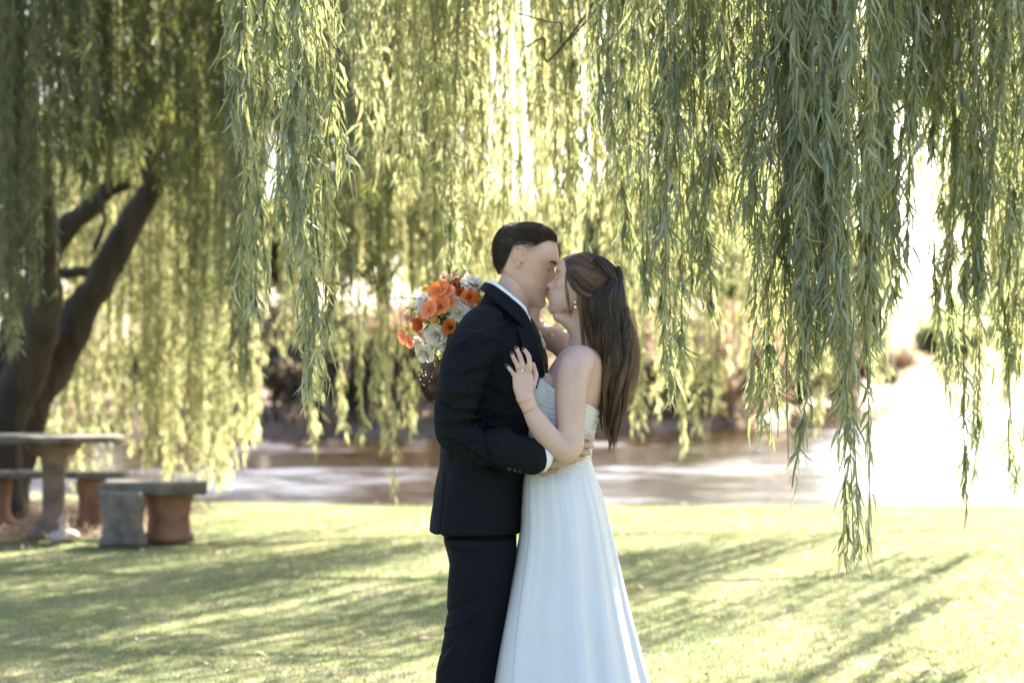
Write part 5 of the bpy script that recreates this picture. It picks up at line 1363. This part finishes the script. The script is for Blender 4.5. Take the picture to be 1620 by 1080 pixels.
fl('rose', 748, 447, -.02, 21, M_white, "white_rose"); fl('rose', 669, 478, -.02, 20, M_white, "white_rose"); fl('rose', 724, 493, -.06, 20, M_white, "white_rose", centre=M_stam, ax=(-.1, -1, .1)); fl('rose', 688, 532, -.04, 20, M_white, "white_rose"); fl('rose', 671, 560, -.02, 19, M_white, "white_rose"); fl('rose', 662, 545, 0, 14, M_white, "white_rose"); fl('small', 700, 546, -.02, 11, M_white, "white_blossom")
fl('small', 741, 496, -.05, 9, M_white, "white_blossom")
fl('orchid', 694, 461, -.03, 20, M_orange, "orange_orchid"); fl('orchid', 707, 462, -.035, 16, M_coral, "orange_orchid"); fl('orchid', 697, 484, -.055, 20, M_orange, "orange_orchid"); fl('orchid', 680, 490, -.05, 18, M_coral, "orange_orchid"); fl('orchid', 711, 477, -.05, 15, M_coral, "orange_orchid")
fl('orchid', 640, 532, -.01, 15, M_coral, "coral_orchid"); fl('orchid', 650, 540, -.02, 12, M_coral, "coral_orchid"); fl('orchid', 674, 497, -.03, 15, M_orange, "orange_orchid")
fl('rose', 744, 470, -.05, 16, M_orange, "orange_rose", ax=(.1, -1, .2)); fl('rose', 724, 447, 0, 14, M_rust, "orange_rose"); fl('rose', 730, 462, -.03, 12, M_rust, "orange_rose"); fl('tulip', 713, 518, -.05, 17, M_orange, "orange_tulip", centre=M_darkc, ax=(-.2, -1, .1)); fl('tulip', 703, 530, -.03, 14, M_rust, "orange_tulip"); fl('tulip', 665, 514, -.03, 15, M_rust, "orange_tulip")
fl('small', 704, 441, 0, 11, M_peach, "peach_blossom"); fl('small', 719, 437, .02, 9, M_peach, "peach_blossom"); fl('small', 733, 482, -.05, 10, M_peach, "peach_blossom"); fl('small', 747, 486, -.05, 9, M_peach, "peach_blossom"); fl('small', 648, 503, .0, 11, M_peach, "peach_blossom"); fl('small', 656, 505, .0, 9, M_peach, "peach_blossom"); fl('small', 722, 476, -.05, 9, M_peach, "peach_blossom")
fl('small', 675, 459, 0, 10, M_yellow, "yellow_blossom"); fl('small', 690, 509, -.04, 11, M_yellow, "yellow_blossom"); fl('small', 648, 520, 0, 9, M_yellow, "yellow_blossom"); fl('small', 694, 541, -.02, 8, M_yellow, "yellow_blossom")
# filler: leaves, sprigs, stems
pos = cB + nrm(rng.normal(0, 1, (260, 3))) * np.array([.088, .05, .09]) * rng.uniform(.3, 1.0, (260, 1))
v, q, tt = leafquads(pos, rng.random(260) * .6, .045, .009)
link("foliage", mesh_np("foliage", v, q, attrs={'tone': tt}), M_green, bq)
for (a, b_) in (((690, 480), (628, 470)), ((700, 470), (722, 426)), ((680, 500), (640, 486)), ((690, 540), (662, 590)), ((715, 460), (735, 428)), ((670, 500), (648, 500))):
    pth = [P(*a, BY - .02), P((a[0] + b_[0]) / 2 + 2, (a[1] + b_[1]) / 2 - 3, BY - .02), P(*b_, BY)]
    s = Soup(); s.tube(pth, [.0012] * 3, n=6)
    lv, lq, lt_ = leaves_on([catmull(np.array(pth), 8)], .006, (.010, .02), (.004, .006), (.4, 1.1), 3, (.2, .8)); sv, sq, st = s.arrays()
    link("leaf_sprig", mesh_np("leaf_sprig", np.vstack([lv, sv]), np.vstack([lq, sq + len(lv)]), np.asarray(st) + len(lv), attrs={'tone': np.concatenate([lt_, np.full(len(sv), .3)])}), M_green, bq)
def berries(pts, n, r=.0035):
    c = catmull(np.array([P(x, y, BY - .03) for x, y in pts]), 8); s = Soup(); s.tube(c, [.0011] * len(c), n=6, m=1)
    for i in range(n):
        p = c[int(rng.uniform(.25, 1) * (len(c) - 1))]; q_ = p + rng.normal(0, .008, 3); s.tube([p, (p + q_) / 2, q_], [.0006] * 3, n=5, m=1); s.ball(q_, r * rng.uniform(.8, 1.15))
    link("berry_sprig", s.mesh("berry_sprig"), M_berry, bq)
berries([(690, 545), (686, 572), (680, 588), (672, 600), (664, 608)], 22); berries([(700, 535), (690, 560), (684, 580)], 8); berries([(715, 470), (728, 456), (745, 454), (757, 453)], 18, .003); berries([(720, 500), (732, 515), (722, 530)], 8, .003)
s = Soup()
for i in range(14):
    o = rng.normal(0, .011, 3); s.tube([cB + o * 2 + [0, 0, 0], P(735, 492, BY + .03) + o, hc + [-.045, .012, 0] + o * .5, hc + [.01, .03, -.02] + o], [.003] * 4, n=7)
link("stems", s.mesh("stems"), mat("green_stem", (.08, .13, .05), .6), bq)
# boutonniere on the far lapel
bt = empty("boutonniere", tuple(P(853, 541, .03)), "small white rose boutonniere pinned to the man's lapel beside the woman's far arm", "boutonniere")
flower('rose', P(853, 542, .02), (.75, -.6, .25), .030, M_white, bt, name="white_rose")
flower('small', P(850, 530, .02), (.5, -.6, .6), .016, M_white, bt, name="white_blossom")
lv, lq, lt_ = leafquads(P(851, 548, .03) + rng.normal(0, .012, (14, 3)), rng.random(14), .03, .006)
link("foliage", mesh_np("foliage", lv, lq, attrs={'tone': lt_}), M_green, bt)
